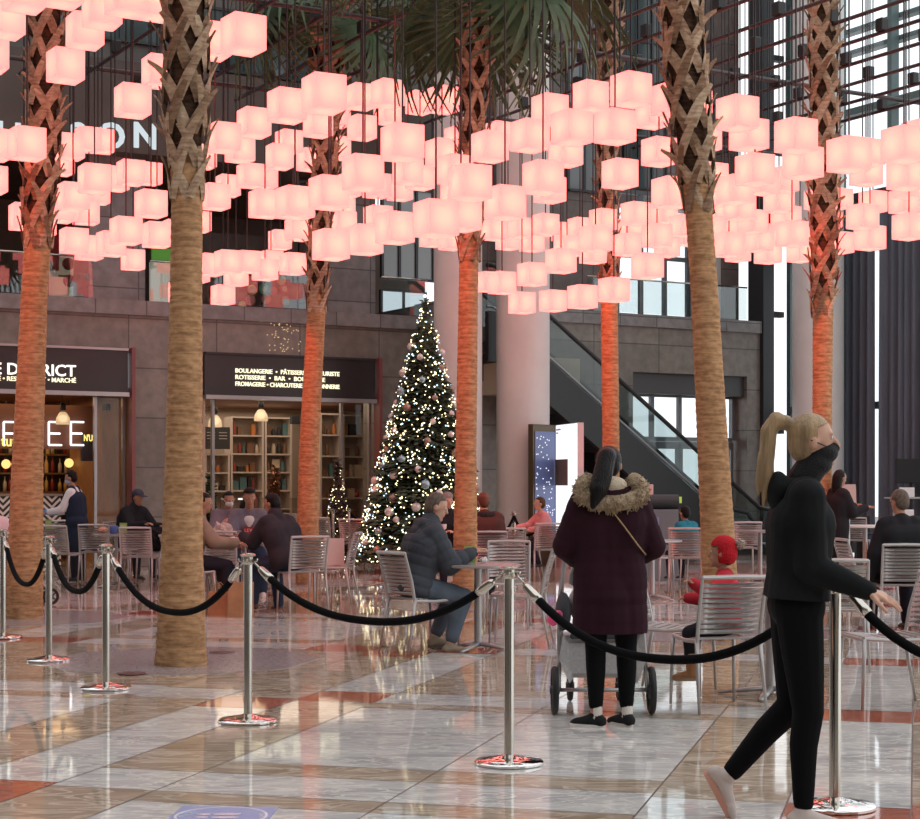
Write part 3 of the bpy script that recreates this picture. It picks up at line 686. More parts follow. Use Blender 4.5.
# ================================================================ lantern cubes
S = .305
LAN = """5,20,38 -10,55,36 24,-8,42 62,-12,42 85,31,38 102,10,40 126,-3,42 65.5,66,37 132.7,101,37 160,72,37 155,2,42 243.5,34.5,45 211,41,42
27,144,36 -6,145,34 -8,180,30 70,147,29 88,140,28 102,141.5,27 60,163,28 94.5,179,33 115,179,28 131,173,29 149,174,26 73,197,32 98,193,26 24,217,30 60,210,29 86,213,27 74,241,29 89,248,28 111,244,29 126,231,32 133,260,24 151,204,33 157,235,30 175,232,28 42,224,28 181,292,25
203,157,28 224,138,35 254,123,36 287,106,40 324,94,46 361,97,31 388,94,34 388,113,29 419,103,28 443.5,100,33 362,128,30 402.5,143,45 363,173,44 279,157,30 337,148,28 329,193,41 295,203,41 265,204,34 331,245,38 365,240,38 395,228,40 436,219,47 461,215,42 470,183,45 505,203,43 490,147,38 455,170,38 442,153,34 460,140,32 500,136,34
530,136,40 550,110,38 590,97,39 631,90,42 671,100,40 652,115,34 572,128,43 615,127,44 659,152,36 620,174,37 566,153,35 543,178,44 550,190,33 671,193,40 595.5,239,34 603,220,28 635.5,214,30 627,245,29 657,236,31 647.5,266,33 614,290,32 582.5,297,31 553,301,28 522,303,28 532,274.5,30 561,261,32 502,283,29 488,282,26 545.5,225,28 520,228,26 494,230,27 508,240,26 532,242,26 563,232,24 580,228,26 567,247,28 593,253,28 631,228,26 667,247,27 684,226,29 664,213,28 686,236,26
223,295,24 236,276,25 210,265,27 228,262,28 247,262,27 271,261,25 293,264,27 265,270,26 197,272,26 215,197,31 199,222,25 228,186,26 251,176,29 265,178,26 240,150,30 289,142,28 318,125,30 337,116,28 377,186,30 408,172,32 400,190,27 280,240,24 298,230,27 342,209,27 343,223,28 378,218,30 451,240,26 432,237,26 420,178,30 455,195,30 348,186,28 310,160,28
697,103,31 737.5,113.5,43 749,135,40 796,136,43 803,163,41 755,170,40 706,139,32 711,177,35 849,155,44 868,153,34 866,173,34 904,145,45 920,135,36 906,175,38 909,186,32 904,202,30 926,202,28 909,227,33 862.5,217,32 870,238,32 873,202,28 840,199,26 840,243,28 830,221,24 735,190,37 762,182,33 740,208,33 779,201,31 783,180,32 786,218,31 792,234,33 800,252,27 759,241,29 768,253,28 725,228,28 753,222,31 729,245,32 738,252,26 714,210,26 712,226,25 815,238,26 817,200,26 722,195,30 745,225,27 770,235,27 700,238,26"""
def shade_mat():
    m = bpy.data.materials.new('lantern_shade_glow'); m.use_nodes = True; nt = m.node_tree; nt.nodes.clear(); n = nt.nodes
    o = n.new('ShaderNodeOutputMaterial'); ad = n.new('ShaderNodeAddShader')
    e = n.new('ShaderNodeEmission'); e.inputs[0].default_value = (1, .175, .192, 1); e.inputs[1].default_value = LE
    t = n.new('ShaderNodeBsdfTranslucent'); t.inputs[0].default_value = (.26, .26, .22, 1)
    nt.links.new(e.outputs[0], ad.inputs[0]); nt.links.new(t.outputs[0], ad.inputs[1]); nt.links.new(ad.outputs[0], o.inputs[0])
    return m
LE = 1.75
sh = MB(); sh.box((0, 0, 0), (S, S, S)); 
rodm = mat('cord_black', (.018, .015, .016), .4)
def rod_mesh():
    p = MB(); p.tube([(0, 0, 0), (0, 0, 1)], .0085, 6); return p
RIG = 7.45; TOPZ = 12.5
bl = bpy.data.lights.new('bulb', 'POINT'); bl.energy = 1.7; bl.color = (1, .78, .38); bl.shadow_soft_size = .03
proto = empty('cube_lantern', (0, 0, 0))
q = sh.build('lantern_shade', shade_mat(), proto, bevel=.006)
q = bpy.data.objects.new('lantern_bulb', bl); col.objects.link(q); q.parent = proto
rp = rod_mesh()
q = rp.build('hanging_rods', rodm, proto, smooth=True); q.location = (0, 0, S / 2)
pr = MB(); pr.box((0, 0, S / 2 + .008), (.09, .09, .016)); pr.build('ceiling_cap', rodm, proto)
lan = []
for tok in LAN.split():
    a = [float(x) for x in tok.split(',')]; lan.append((a[0], a[1], a[2]))
# lanterns above the picture, whose light falls into it, follow the same wave
rl = random.Random(11)
extra = [(rl.uniform(-160, 1080), rl.uniform(-150, -40), rl.uniform(40, 52)) for _ in range(34)]
seen_pos = []
PXT = [(-60, 'left of first palm'), (34, 'between first and second palms'), (187, 'between second and third palms'), (322, 'between third and middle palms'), (470, 'between middle and fifth palms'), (608, 'between fifth and leaning palms'), (697, 'between leaning and last palms'), (824, 'right of last palm')]
def zone(px, py, w_):
    s = [t for x, t in PXT if px >= x][-1] if px >= -60 else PXT[0][1]
    r = 'in top rows' if py < 110 else 'upper middle' if py < 165 else 'lower middle' if py < 215 else 'in lower rows' if py < 256 else 'in lowest rows'
    z = 'large near' if w_ >= 36 else 'mid-sized' if w_ >= 29 else 'small far'
    return z, r, s
allL = [(a, 0) for a in lan] + [(a, 1) for a in extra]
for i, ((px, py, wp), off) in enumerate(allL):
    al = math.atan((px - 460) / F); th = TH + al
    d = S * F * (math.cos(th) + math.sin(th)) / wp * math.cos(al) ** 1.0
    p = pt(px, py, d)
    # keep cubes from cutting into one another
    for _ in range(6):
        for s_ in seen_pos:
            dv = p - s_
            if abs(dv.x) < .43 and abs(dv.y) < .43 and abs(dv.z) < .33:
                k = (p.y + .12) / p.y; p = Vector((p.x * k, p.y * k, CH + (p.z - CH) * k)); break
        else: break
    seen_pos.append(p.copy())
    c = proto if i == 0 else copy_tree(proto)
    c.location = p; c.rotation_euler = (0, 0, TH + rl.uniform(-.05, .05))
    for ch in c.children:
        if ch.name.startswith('hanging_rods'): ch.scale = (1, 1, TOPZ - p.z - S / 2)
    z, r, s = zone(px, py, wp)
    if off: lab = 'glowing pink cube lantern hanging above the top edge of the picture'
    else: lab = '%s pink cube lantern %s, %s' % (z, r, s)
    tag(c, lab, 'lantern', 'hanging pink cube lanterns')
# ================================================================ rigging pipes over the lanterns
redpipe = mat('reddish_black_pipe', (.05, .028, .028), .35)  # near-black with a slight red tint
adir = Vector((-math.sin(TH), math.cos(TH), 0))
k = 0
base = None
names = ['first', 'second', 'third', 'fourth', 'fifth', 'sixth', 'seventh', 'eighth', 'ninth', 'tenth', 'eleventh', 'twelfth', 'thirteenth', 'fourteenth', 'fifteenth', 'sixteenth', 'seventeenth', 'eighteenth']
rb = random.Random(4)
for j in range(18):
    s = 8.6 + j * .85 - 3.4
    e = empty('rigging_pipe', cdir * s + adir * 10 + Vector((0, 0, RIG)), TH, 'black rigging pipe over the lanterns, %s from the left' % names[j], 'pipe', 'black pipes of the lantern grid')
    p = MB(); p.tube([(0, 0, 0), (0, 14.9, 0)], .028, 8); p.build('pipe', redpipe, e, smooth=True)
    for y in np.arange(.6 + rb.uniform(0, .6), 14.7, 1.55):
        p = MB(); p.box((0, y, .10), (.13, .13, .17)); p.build('winch_box', black, e, bevel=.01)
for j in range(3):
    a0 = 15.5 + j * 4.4
    o = MB(); o.tube([cdir * 1.5 + adir * a0 + Vector((0, 0, RIG + .07)), cdir * 21 + adir * a0 + Vector((0, 0, RIG + .07))], .035, 8)
    o = o.build('cross_pipe', redpipe, smooth=True); tag(o, 'black cross pipe running sideways over the lantern grid, %s from the camera' % ['nearest', 'second', 'farthest'][j], 'pipe', 'cross pipes of the lantern grid')
# ================================================================ palms
def palm_mat(name, c, c2, k=1):
    m = bpy.data.materials.new(name); m.use_nodes = True; nt = m.node_tree; n = nt.nodes; b = n['Principled BSDF']
    tc = n.new('ShaderNodeTexCoord'); mp = n.new('ShaderNodeMapping'); mp.inputs['Scale'].default_value = (3, 3, 30)
    nt.links.new(tc.outputs['Object'], mp.inputs[0])
    no = n.new('ShaderNodeTexNoise'); no.inputs['Scale'].default_value = 1.6; no.inputs['Detail'].default_value = 6; nt.links.new(mp.outputs[0], no.inputs[0])
    mp2 = n.new('ShaderNodeMapping'); mp2.inputs['Scale'].default_value = (14, 14, 30); nt.links.new(tc.outputs['Object'], mp2.inputs[0])
    n2 = n.new('ShaderNodeTexNoise'); n2.inputs['Scale'].default_value = 1; n2.inputs['Detail'].default_value = 3; nt.links.new(mp2.outputs[0], n2.inputs[0])
    ad = n.new('ShaderNodeMath'); ad.operation = 'ADD'; nt.links.new(no.outputs['Fac'], ad.inputs[0]); nt.links.new(n2.outputs['Fac'], ad.inputs[1])
    cr = n.new('ShaderNodeValToRGB'); cr.color_ramp.elements[0].position = .38; cr.color_ramp.elements[1].position = .62
    cr.color_ramp.elements[0].color = (*c2, 1); cr.color_ramp.elements[1].color = (*c, 1)
    hf = n.new('ShaderNodeMath'); hf.operation = 'MULTIPLY'; hf.inputs[1].default_value = .5; nt.links.new(ad.outputs[0], hf.inputs[0])
    nt.links.new(hf.outputs[0], cr.inputs[0]); nt.links.new(cr.outputs[0], b.inputs['Base Color'])
    bp = n.new('ShaderNodeBump'); bp.inputs['Strength'].default_value = .5; bp.inputs['Distance'].default_value = .015
    nt.links.new(hf.outputs[0], bp.inputs['Height']); nt.links.new(bp.outputs[0], b.inputs['Normal']); b.inputs['Roughness'].default_value = .85
    b.inputs['Specular IOR Level'].default_value = .2
    return m
bark = palm_mat('palm_bark', (.56, .33, .17), (.29, .155, .075))
bootm = palm_mat('palm_boot_bark', (.52, .38, .26), (.26, .16, .10))
boot2 = palm_mat('palm_boot_pale', (.62, .48, .34), (.36, .25, .16)); boot3 = palm_mat('palm_boot_dark', (.34, .22, .14), (.16, .10, .06))
fibre = palm_mat('palm_fibre', (.10, .055, .03), (.03, .016, .01))
frondm = mat('palm_frond_green', (.07, .125, .055), .5, var=.4, vscale=6)
stemm = mat('palm_stem', (.3, .28, .12), .5)
def frond_mesh(L, seed):
    r_ = random.Random(seed); st = MB(); fan = MB()
    pts = [Vector((0, 0, 0)), Vector((0, .4 * L, .10 * L)), Vector((0, .75 * L, .05 * L)), Vector((0, L, -.08 * L))]
    st.tube(pts, [.022, .018, .014, .01], 6)
    nb = 30; rad = .85
    for i in range(nb):
        a = R(-125 + 250 * i / (nb - 1)); dirv = Vector((math.sin(a), math.cos(a), 0))
        base_ = pts[-1]; side = Vector((math.cos(a), -math.sin(a), 0)); wv = .028; ll = rad * (.85 + .25 * math.cos(a)) * r_.uniform(.9, 1.08)
        prev = None; vs = []
        for k_ in range(6):
            u = k_ / 5; wd = wv * (math.sin(math.pi * min(1, u * .8 + .2)) + .05) * (1.2 if u < .6 else 1)
            c = base_ + dirv * (ll * u) + Vector((0, -.15 * u * u, -.55 * ll * u ** 2.2 + .06 * math.cos(a * 2) * u))
            vs += [c - side * wd + Vector((0, 0, .008)), c + side * wd + Vector((0, 0, .008)), c + Vector((0, 0, -.012))]
        fs = []
        for k_ in range(5):
            o = k_ * 3
            fs += [(o, o + 2, o + 5, o + 3), (o + 2, o + 1, o + 4, o + 5), (o + 1, o, o + 3, o + 4)]
        fan.add(vs, fs)
    return st, fan
st, fan = frond_mesh(1.0, 1)
fr_stem = fr_fan = None
def palm(base_px, base_py, prof, boot_y, label, seed, fr=True, lean=None, tw=1.0, top=9.3):
    """prof: [(row, px centre, px width)] from the base up"""
    global fr_stem, fr_fan
    b = at(base_px, base_py); d = b.y
    e = empty('palm_tree', b, 0, label, 'palm tree', 'palm trees of the hall')
    P = []
    for py, px, w_ in prof:
        p = pt(px, py, d); P.append((p.z, p.x - b.x, w_ * d / F / 2))
    z0, x0, r0 = P[0]; P[0] = (0, 0, r0)
    topz = max(top, P[-1][0] + 1.2); sl = (P[-1][1] - P[-2][1]) / (P[-1][0] - P[-2][0])
    P.append((topz, P[-1][1] + sl * (topz - P[-1][0]), P[-1][2] * .9))
    def interp(z):
        for (a, b_) in zip(P, P[1:]):
            if z <= b_[0]:
                u = (z - a[0]) / (b_[0] - a[0]); u = max(0, min(1, u)); return a[1] + (b_[1] - a[1]) * u, a[2] + (b_[2] - a[2]) * u
        return P[-1][1], P[-1][2]
    zb = CH + (HZ - boot_y) * d / F
    r_ = random.Random(seed)
    rows = []; n = 28; z = 0; i = 0
    while z < topz:
        x, r = interp(z)
        if z > zb: r *= .80
        rows.append((z, x, r * (1 + (.018 if i % 2 else -.012) + r_.uniform(-.008, .008)))); z += .035 if z < zb else .08; i += 1
    mb = MB(); vs = []; fs = []
    for z, x, r in rows:
        for j in range(n):
            a = 2 * math.pi * j / n; rr_ = r * (1 + r_.uniform(-.012, .012))
            vs.append((x + rr_ * math.cos(a), rr_ * math.sin(a), z))
    for i in range(len(rows) - 1):
        for j in range(n):
            j2 = (j + 1) % n; fs.append((i * n + j, i * n + j2, (i + 1) * n + j2, (i + 1) * n + j))
    fs.append(tuple((len(rows) - 1) * n + j for j in range(n)))
    mb.add(vs, fs)
    mb.mi = 0
    o = mb.build('trunk', [bark, fibre], e, smooth=True)
    for pl in o.data.polygons:
        if pl.center.z > zb + .1: pl.material_index = 1
    # split leaf bases: crossing straps that peel off the trunk
    bt = MB(); z = zb - .25; row = 0
    while z < topz - .1:
        x, r = interp(z + .2); rt = r * .80; m_ = 5
        for j in range(m_):
            for sg_ in (-1, 1):
                bt.mi = r_.choice((0, 0, 1, 2)); lift = r_.uniform(0, .03) * r / .17 + (.012 if sg_ > 0 else 0)
                a0 = 2 * math.pi * (j + .5 * (row % 2)) / m_ + r_.uniform(-.08, .08)
                L = r_.uniform(.30, .42) * (1.0 if r > .12 else .85); wd = r_.uniform(.044, .058) * r / .17
                tip = r_.uniform(.02, .12) * (r / .16); K = 7; ring = []
                for k_ in range(K + 1):
                    u = k_ / K
                    a = a0 + sg_ * (.05 + 1.0 * u); zz = z + L * u
                    xc, rc = interp(zz); rc *= .82
                    rad = rc + .006 + lift + .028 * u + tip * max(0, u - .55) ** 1.6 * 3.4
                    wk = wd * (1 - .62 * u ** 2.5)
                    c = Vector((xc + rad * math.cos(a), rad * math.sin(a), zz)); out = Vector((math.cos(a), math.sin(a), 0)); tan = Vector((-math.sin(a), math.cos(a), 0))
                    ax = (tan * sg_ * 1.0 * rc + Vector((0, 0, L))).normalized(); sd = ax.cross(out).normalized()
                    ring.append([c - sd * wk, c + out * .018 * (1 - u), c + sd * wk, c - out * .014])
                vs = [v for g in ring for v in g]; fs = []
                for k_ in range(K):
                    for q_ in range(4): fs.append((k_ * 4 + q_, k_ * 4 + (q_ + 1) % 4, k_ * 4 + 4 + (q_ + 1) % 4, k_ * 4 + 4 + q_))
                fs.append((K * 4, K * 4 + 1, K * 4 + 2, K * 4 + 3)); bt.add(vs, fs)
        z += .25; row += 1
    bt.build('leaf_bases', [bootm, boot2, boot3], e)
    if fr:
        xt = interp(topz)[0]
        nf = 16
        for j in range(nf):
            a = 2.4 * j + seed; tilt = R(r_.uniform(-62, 10) if j % 3 else r_.uniform(10, 45))
            M = Matrix.Translation((xt, 0, topz - .15 - .5 * (j / nf))) @ Matrix.Rotation(a, 4, 'Z') @ Matrix.Rotation(tilt, 4, 'X')
            if fr_stem is None:
                s_ = st.build('frond', stemm, e, smooth=True); f_ = fan.build('fan_leaf', frondm, s_); fr_stem, fr_fan = s_, f_
            else:
                s_ = fr_stem.copy(); f_ = fr_fan.copy(); col.objects.link(s_); col.objects.link(f_); s_.parent = e; f_.parent = s_
            s_.matrix_local = M; s_.scale = [1.35 * tw] * 3
    return e
palm(181, 665, [(665, 181, 53), (650, 181, 50), (560, 182, 42), (450, 184, 37), (300, 186, 32), (200, 187, 31), (165, 187, 34), (120, 186, 41), (0, 187, 43)], 168, 'tan palm trunk in the left foreground, the nearest and widest one', 1)
palm(24, 618, [(618, 24, 38), (600, 24, 37), (450, 28, 30), (300, 34, 26), (250, 37, 26), (210, 38, 28), (150, 43, 31), (60, 45, 31), (0, 48, 32)], 225, 'leftmost palm, with a reddish trunk, behind the rope barrier', 2)
palm(307, 584, [(584, 307, 23), (450, 309, 20), (300, 317, 18), (240, 319, 19), (170, 325, 23), (0, 331, 30)], 295, 'slim red-lit palm in front of the market storefront', 3)
palm(465, 606, [(606, 465, 26), (450, 466, 21), (250, 469, 19), (225, 470, 22), (100, 474, 24), (0, 475, 27)], 240, 'red-lit palm in the middle, right of the Christmas tree', 4, tw=1.0, top=8.4)
palm(610, 577, [(577, 611, 19), (450, 611, 17), (280, 609, 17), (180, 607, 19), (0, 610, 25)], 282, 'thin red-lit palm directly behind the woman with the stroller', 5, top=12.5)
palm(722, 640, [(640, 722, 37), (540, 718, 34), (450, 713, 31), (300, 705, 27), (200, 698, 27), (170, 695, 36), (60, 685, 39), (0, 681, 38)], 185, 'tan palm trunk leaning left, left of the walking woman', 6, top=12)
palm(822, 591, [(591, 822, 22), (450, 822, 19), (300, 823, 20), (280, 824, 24), (200, 824, 27), (0, 823, 27)], 298, 'rightmost palm, red-lit, in front of the white column by the curtains', 7, top=12.5)
# paved collars round the palms
gran = mat('lilac_granite', (.33, .29, .30), .18, var=.12, vscale=30)
for i, (px, py) in enumerate(((181, 660), (24, 618), (307, 583), (465, 605), (718, 633))):
    c = at(px, py); m = MB(); m.prism([(c.x + 1.12 * math.cos(R(45 * j + 7.5)), c.y + 1.12 * math.sin(R(45 * j + 7.5))) for j in range(8)], .004)
    struct('trim_%d' % (20 + i), m, gran)
for i, (px, py) in enumerate(((132, 674), (222, 653))):
    c = at(px, py) + Vector((0, 0, .004)); m = MB(); m.lathe([(.11, 0), (.11, .004), (.09, .006)], 24, c); o = m.build('floor_drain', mat('drain_bronze', (.13, .10, .10), .3, .5), smooth='auto')
    tag(o, 'round dark floor drain, %s the tan palm trunk' % ('to the left of' if i == 0 else 'just behind and right of'), 'drain')

# small red spotlights on the rig, aimed at the palm trunks
def spot(px, py_f, tgt_px, tgt_d, z, e_, hz):
    l = bpy.data.lights.new('palm_spotlight', 'SPOT'); l.energy = e_; l.color = (1, .07, .03); l.spot_size = R(34); l.spot_blend = .6; l.shadow_soft_size = .08
    o = bpy.data.objects.new('palm_spotlight', l); col.objects.link(o)
    t = Vector(((tgt_px - 460) / F * tgt_d, tgt_d, hz)); o.location = t + Vector((px, py_f, z - hz))
    o.rotation_euler = (t - o.location).to_track_quat('-Z', 'Y').to_euler()
for tpx_, td, en in ((30, 17.9, 900), (313, 24.0, 1300), (467, 19.7, 1000), (610, 25.9, 1400), (823, 22.4, 1050)):
    spot(-1.6, -3.0, tpx_, td, 7.3, en, 3.2)
# ================================================================ rope barrier
def stanchion(px, py, label):
    e = empty('rope_stanchion', at(px, py - 3), 0, label, 'stanchion', 'polished posts of the rope barrier')
    m = MB(); m.lathe([(.165, 0), (.174, .004), (.174, .014), (.166, .022), (.10, .033), (.04, .044), (.028, .05)], 40); m.build('base_disc', mat('mirror_steel', (.8, .78, .76), .05, 1), e, smooth='auto')
    m = MB(); m.lathe([(.0255, .045), (.0255, .965), (.024, .968)], 24); m.build('post', chrome, e, smooth='auto')
    m = MB(); m.lathe([(.027, .93), (.034, .94), (.034, .952), (.029, .957), (.029, .975), (.045, .98), (.047, .988), (.036, .996), (.01, .999)], 24); m.build('cap', chrome, e, smooth='auto')
    for j in range(4):
        m = MB(); a = j * math.pi / 2; m.tube([(.03 * math.cos(a), .03 * math.sin(a), .945), (.052 * math.cos(a), .052 * math.sin(a), .95), (.056 * math.cos(a), .056 * math.sin(a), .965)], .005, 6)
        m.build('rope_hook', chrome, e, smooth=True)
    return e
SP = [(-48, 622), (3, 641), (49, 664), (106, 692), (248, 725), (509, 767), (835, 811), (1150, 850)]
sl = [None, 'rope stanchion cut by the left edge of the picture', 'second rope stanchion from the left, in front of the leftmost palm', 'third rope stanchion from the left, just right of the leftmost palm', 'rope stanchion right of the tan palm trunk, in front of the dining group', 'rope stanchion in the middle foreground, left of the stroller', 'rope stanchion directly behind the walking woman', None]
for (px, py), l in zip(SP, sl):
    if l: stanchion(px, py, l)
velvet = mat('black_velvet', (.006, .006, .007), .95, spec=.1)
lows = [585, 584, 591, 612, 621, 659, 668]
rl_ = ['leaving the picture at the far left', 'between the first two posts at the left edge', 'between the second and third posts from the left', 'crossing in front of the tan palm trunk', 'in front of the seated men, left of the middle post', 'in front of the stroller woman and the child', 'leaving the picture at the right edge']
for i in range(7):
    a = at(*SP[i][:1], SP[i][1] - 3); b = at(SP[i + 1][0], SP[i + 1][1] - 3); m_ = (a + b) / 2
    zl = CH + (HZ - lows[i]) * m_.y / F + .0; zt = .95
    dr = (b - a).normalized()
    A = a + dr * .05 + Vector((0, 0, zt)); B = b - dr * .05 + Vector((0, 0, zt)); sag = zt - zl
    pts = [A.lerp(B, u) - Vector((0, 0, sag * (1 - abs(2 * u - 1) ** 2.3))) for u in [j / 28 for j in range(29)]]
    e = empty('velvet_rope', m_, 0, 'black velvet rope ' + rl_[i], 'rope', 'black ropes of the barrier')
    iv = e.matrix_basis.inverted; L = (B - A).length
    def off(mb_): mb_.v = [tuple(Vector(v) - m_) for v in mb_.v]; return mb_
    # trim the ends for the chrome ferrules
    k = 3
    m = MB(); m.tube(pts[k - 1:-(k - 1)], .0215, 12); off(m).build('rope', velvet, e, smooth=True)
    for q in (pts[:k], pts[::-1][:k]):
        q = [Vector(x) for x in q]; ln = q[0]; far = q[-1]; d1 = (q[-1] - q[0]).normalized(); f0 = q[-1] - d1 * .10
        m = MB(); m.tube([f0, f0 + d1 * .02, q[-1] - d1 * .015, q[-1] + d1 * .02], [.012, .022, .026, .026], 12); m.tube([q[0] - d1 * .015, f0], .006, 6); off(m).build('rope_end', chrome, e, smooth=True)
# ================================================================ chairs and tables
alu = mat('silver_grey_enamel', (.46, .44, .43), .32, .35)
def make_chair():
    e = empty('slatted_chair')
    # seat: curved slats on two side rails
    s = MB()
    for i in range(9):
        y = -.19 + i * .05; z = .445 + .012 * math.cos(i * .7)
        s.box((0, y, z), (.40, .036, .008), rot=Matrix.Rotation(.04, 3, 'X'))
    for sx in (-1, 1): s.tube([(sx * .205, -.21, .44), (sx * .205, 0, .43), (sx * .205, .22, .445)], .013, 8)
    s.tube([(-.205, .225, .44), (0, .235, .442), (.205, .225, .44)], .013, 8)
    s.build('seat', alu, e, smooth='auto')
    b = MB()
    def bp(z): u = (z - .47) / .37; return -.215 - .05 * u - .045 * u * u
    for i in range(10):
        z = .50 + i * .032; w_ = .185 + .01 * i / 10
        for q in range(4):
            x0, x1 = -w_ - .012 + (2 * w_ + .024) * q / 4, -w_ - .012 + (2 * w_ + .024) * (q + 1) / 4
            y0, y1 = bp(z) - .018 * (1 - (x0 / w_) ** 2), bp(z) - .018 * (1 - (x1 / w_) ** 2)
            b.add([(x0, y0 - .004, z - .013), (x1, y1 - .004, z - .013), (x1, y1 - .007, z + .013), (x0, y0 - .007, z + .013), (x0, y0 + .005, z - .013), (x1, y1 + .005, z - .013), (x1, y1 + .002, z + .013), (x0, y0 + .002, z + .013)], [(0, 1, 2, 3), (7, 6, 5, 4), (0, 4, 5, 1), (3, 2, 6, 7), (0, 3, 7, 4), (1, 5, 6, 2)])
    for sx in (-1, 1): b.tube([(sx * .205, -.21, .44), (sx * .205, bp(.6), .6), (sx * .208, bp(.84), .84)], [.014, .0135, .011], 8)
    b.tube([(-.208, bp(.84), .835), (0, bp(.84) - .018, .84), (.208, bp(.84), .835)], .019, 8, flat=.8)
    b.build('backrest', alu, e, smooth='auto')
    for sx in (-1, 1):
        l = MB(); l.tube([(sx * .205, .215, .445), (sx * .21, .225, .25), (sx * .215, .235, .004)], [.014, .0125, .009], 8); l.build('leg', alu, e, smooth=True)
        l = MB(); l.tube([(sx * .205, -.205, .45), (sx * .212, -.235, .25), (sx * .22, -.285, .004)], [.016, .0125, .009], 8); l.build('leg', alu, e, smooth=True)
    return e
cproto = None
def chair(px, py, psi, label, group='silver slatted café chairs', z=0, p=None):
    global cproto
    if cproto is None: cproto = make_chair(); o = cproto
    else: o = copy_tree(cproto)
    o.location = p if p is not None else at(px, py); o.rotation_euler = (0, 0, R(psi - 90))
    return tag(o, label, 'chair', group)
tabM = mat('table_grey', (.42, .41, .41), .28, .5)
def make_table():
    e = empty('cafe_table')
    m = MB(); m.lathe([(.34, .705), (.365, .712), (.365, .728), (.355, .732)], 40); m.build('table_top', tabM, e, smooth='auto')
    m = MB(); m.tube([(0, 0, .03), (0, 0, .705)], .033, 16); m.lathe([(.09, .695), (.1, .706)], 16); m.build('column', tabM, e, smooth='auto')
    for j in range(4):
        a = j * math.pi / 2 + math.pi / 4; m = MB(); m.tube([(0, 0, .055), (.2 * math.cos(a), .2 * math.sin(a), .03), (.33 * math.cos(a), .33 * math.sin(a), .012)], [.034, .026, .016], 8, flat=.6); m.build('foot', tabM, e, smooth=True)
    return e
tproto = None
def table(px, py, label, s=1.0, rz=0, mats_=None):
    global tproto
    if tproto is None: tproto = make_table(); o = tproto
    else: o = copy_tree(tproto)
    o.location = at(px, py); o.rotation_euler = (0, 0, R(rz)); o.scale = (s, s, 1)
    return tag(o, label, 'table', 'round grey café tables')
# foreground table with the seated man
table(478, 650, 'round grey table in front of the man in the grey puffer jacket', 1.0, 20)
chair(422, 651, 35, 'silver slatted chair on which the man in the puffer jacket sits')
chair(519, 645, 172, 'silver slatted chair right of the puffer man\'s table, seen from the side')
chair(507, 628, -95, 'silver slatted chair on the far side of the puffer man\'s table')
chair(505, 592, 100, 'silver slatted chair farther back, behind the puffer man\'s table')
# left dining group
table(244, 606, 'round table covered in white food wrappers, among the dining group', 1.0, 10)
chair(302, 612, 112, 'silver slatted chair holding the man in the dark jacket')
chair(332, 604, 172, 'pink-lit slatted chair with a pale paper bag on its seat')
chair(322, 566, 80, 'slatted chair just right of the slim red palm trunk')
chair(357, 570, 75, 'slatted chair in front of the left foot of the Christmas tree')
chair(373, 563, 160, 'pale slatted chair right beside the Christmas tree base, seen sideways')
chair(191, 611, 20, 'slatted chair holding the person in beige, mostly behind the tan palm')
# far left
chair(140, 590, 88, 'pink-lit slatted chair left of the tan palm trunk, nearest the third post')
chair(97, 583, 92, 'pink-lit slatted chair with a black bag on its seat')
chair(61, 586, 80, 'pink-lit slatted chair just right of the leftmost palm trunk')
chair(66, 573, 95, 'slatted chair at the far left, behind the one beside the leftmost palm')
chair(128, 579, -30, 'chair holding the man in the dark cap')
table(50, 578, 'round table beside the leftmost palm, carrying a green menu card', .9)
table(116, 587, 'round table carrying a green card, below the man in the cap', .9)
chair(159, 585, 150, 'slatted chair half hidden behind the tan palm trunk on its left')
# middle right
chair(545, 580, 100, 'slatted chair on which the girl in pink kneels')
chair(523, 579, 170, 'pale slatted chair left of the girl in pink')
chair(674, 692, -22, 'silver slatted chair between the stroller and the child, seen from the front')
chair(716, 708, 103, 'silver slatted chair whose back the child in the red hat holds')
table(770, 696, 'round grey table behind the walking woman, beside the child\'s chair', 1.05, 25)
chair(886, 706, 187, 'silver slatted chair at the right edge beyond the rope')
chair(900, 631, 85, 'pink-lit slatted chair on which the person at the right edge sits')
chair(869, 620, 8, 'pink-lit slatted chair seen sideways, left of the person at the right edge')
chair(838, 668, 80, 'pink-lit slatted chair seen through the gap behind the walking woman\'s arm')
chair(686, 592, 80, 'pink-lit slatted chair left of the leaning palm trunk, by the teal child')
chair(700, 586, 160, 'slatted chair partly hidden behind the leaning palm trunk')
chair(743, 577, 95, 'slatted chair in the distance between the leaning palm and the walking woman')
chair(652, 590, 60, 'slatted chair in the distance right behind the stroller woman')
table(652, 600, 'round table behind the right shoulder of the stroller woman', 1.0)
table(760, 580, 'distant round table behind the walking woman\'s back', 1.0)
chair(856, 566, 70, 'slatted chair in the distance beside the white high table')
# ================================================================ things on tables and chairs
def tag1(o, l, c, g=None): return tag(o, l, c, g)
paperM = mat('crumpled_white_paper', (.78, .74, .72), .6)
def crumple(c, s, seed, name='food_wrapper', m=None, label='', cat='wrapper', g=None):
    bm = bmesh.new(); bmesh.ops.create_icosphere(bm, subdivisions=3, radius=1); r_ = random.Random(seed)
    ph = [r_.uniform(0, 6) for _ in range(6)]
    for v in bm.verts:
        n = .82 + .16 * math.sin(5 * v.co.x + ph[0]) * math.cos(4 * v.co.y + ph[1]) + .1 * math.sin(11 * v.co.z + 7 * v.co.x + ph[2]) + r_.uniform(-.04, .04)
        v.co = Vector((v.co.x * s[0], v.co.y * s[1], v.co.z * s[2])) * n
    zmin = min(v.co.z for v in bm.verts)
    for v in bm.verts: v.co.z -= zmin
    me = bpy.data.meshes.new(name); bm.to_mesh(me); bm.free(); me.materials.append(m or paperM)
    o = bpy.data.objects.new(name, me); col.objects.link(o); o.location = c
    return tag(o, label, cat, g)
tb = at(244, 606)
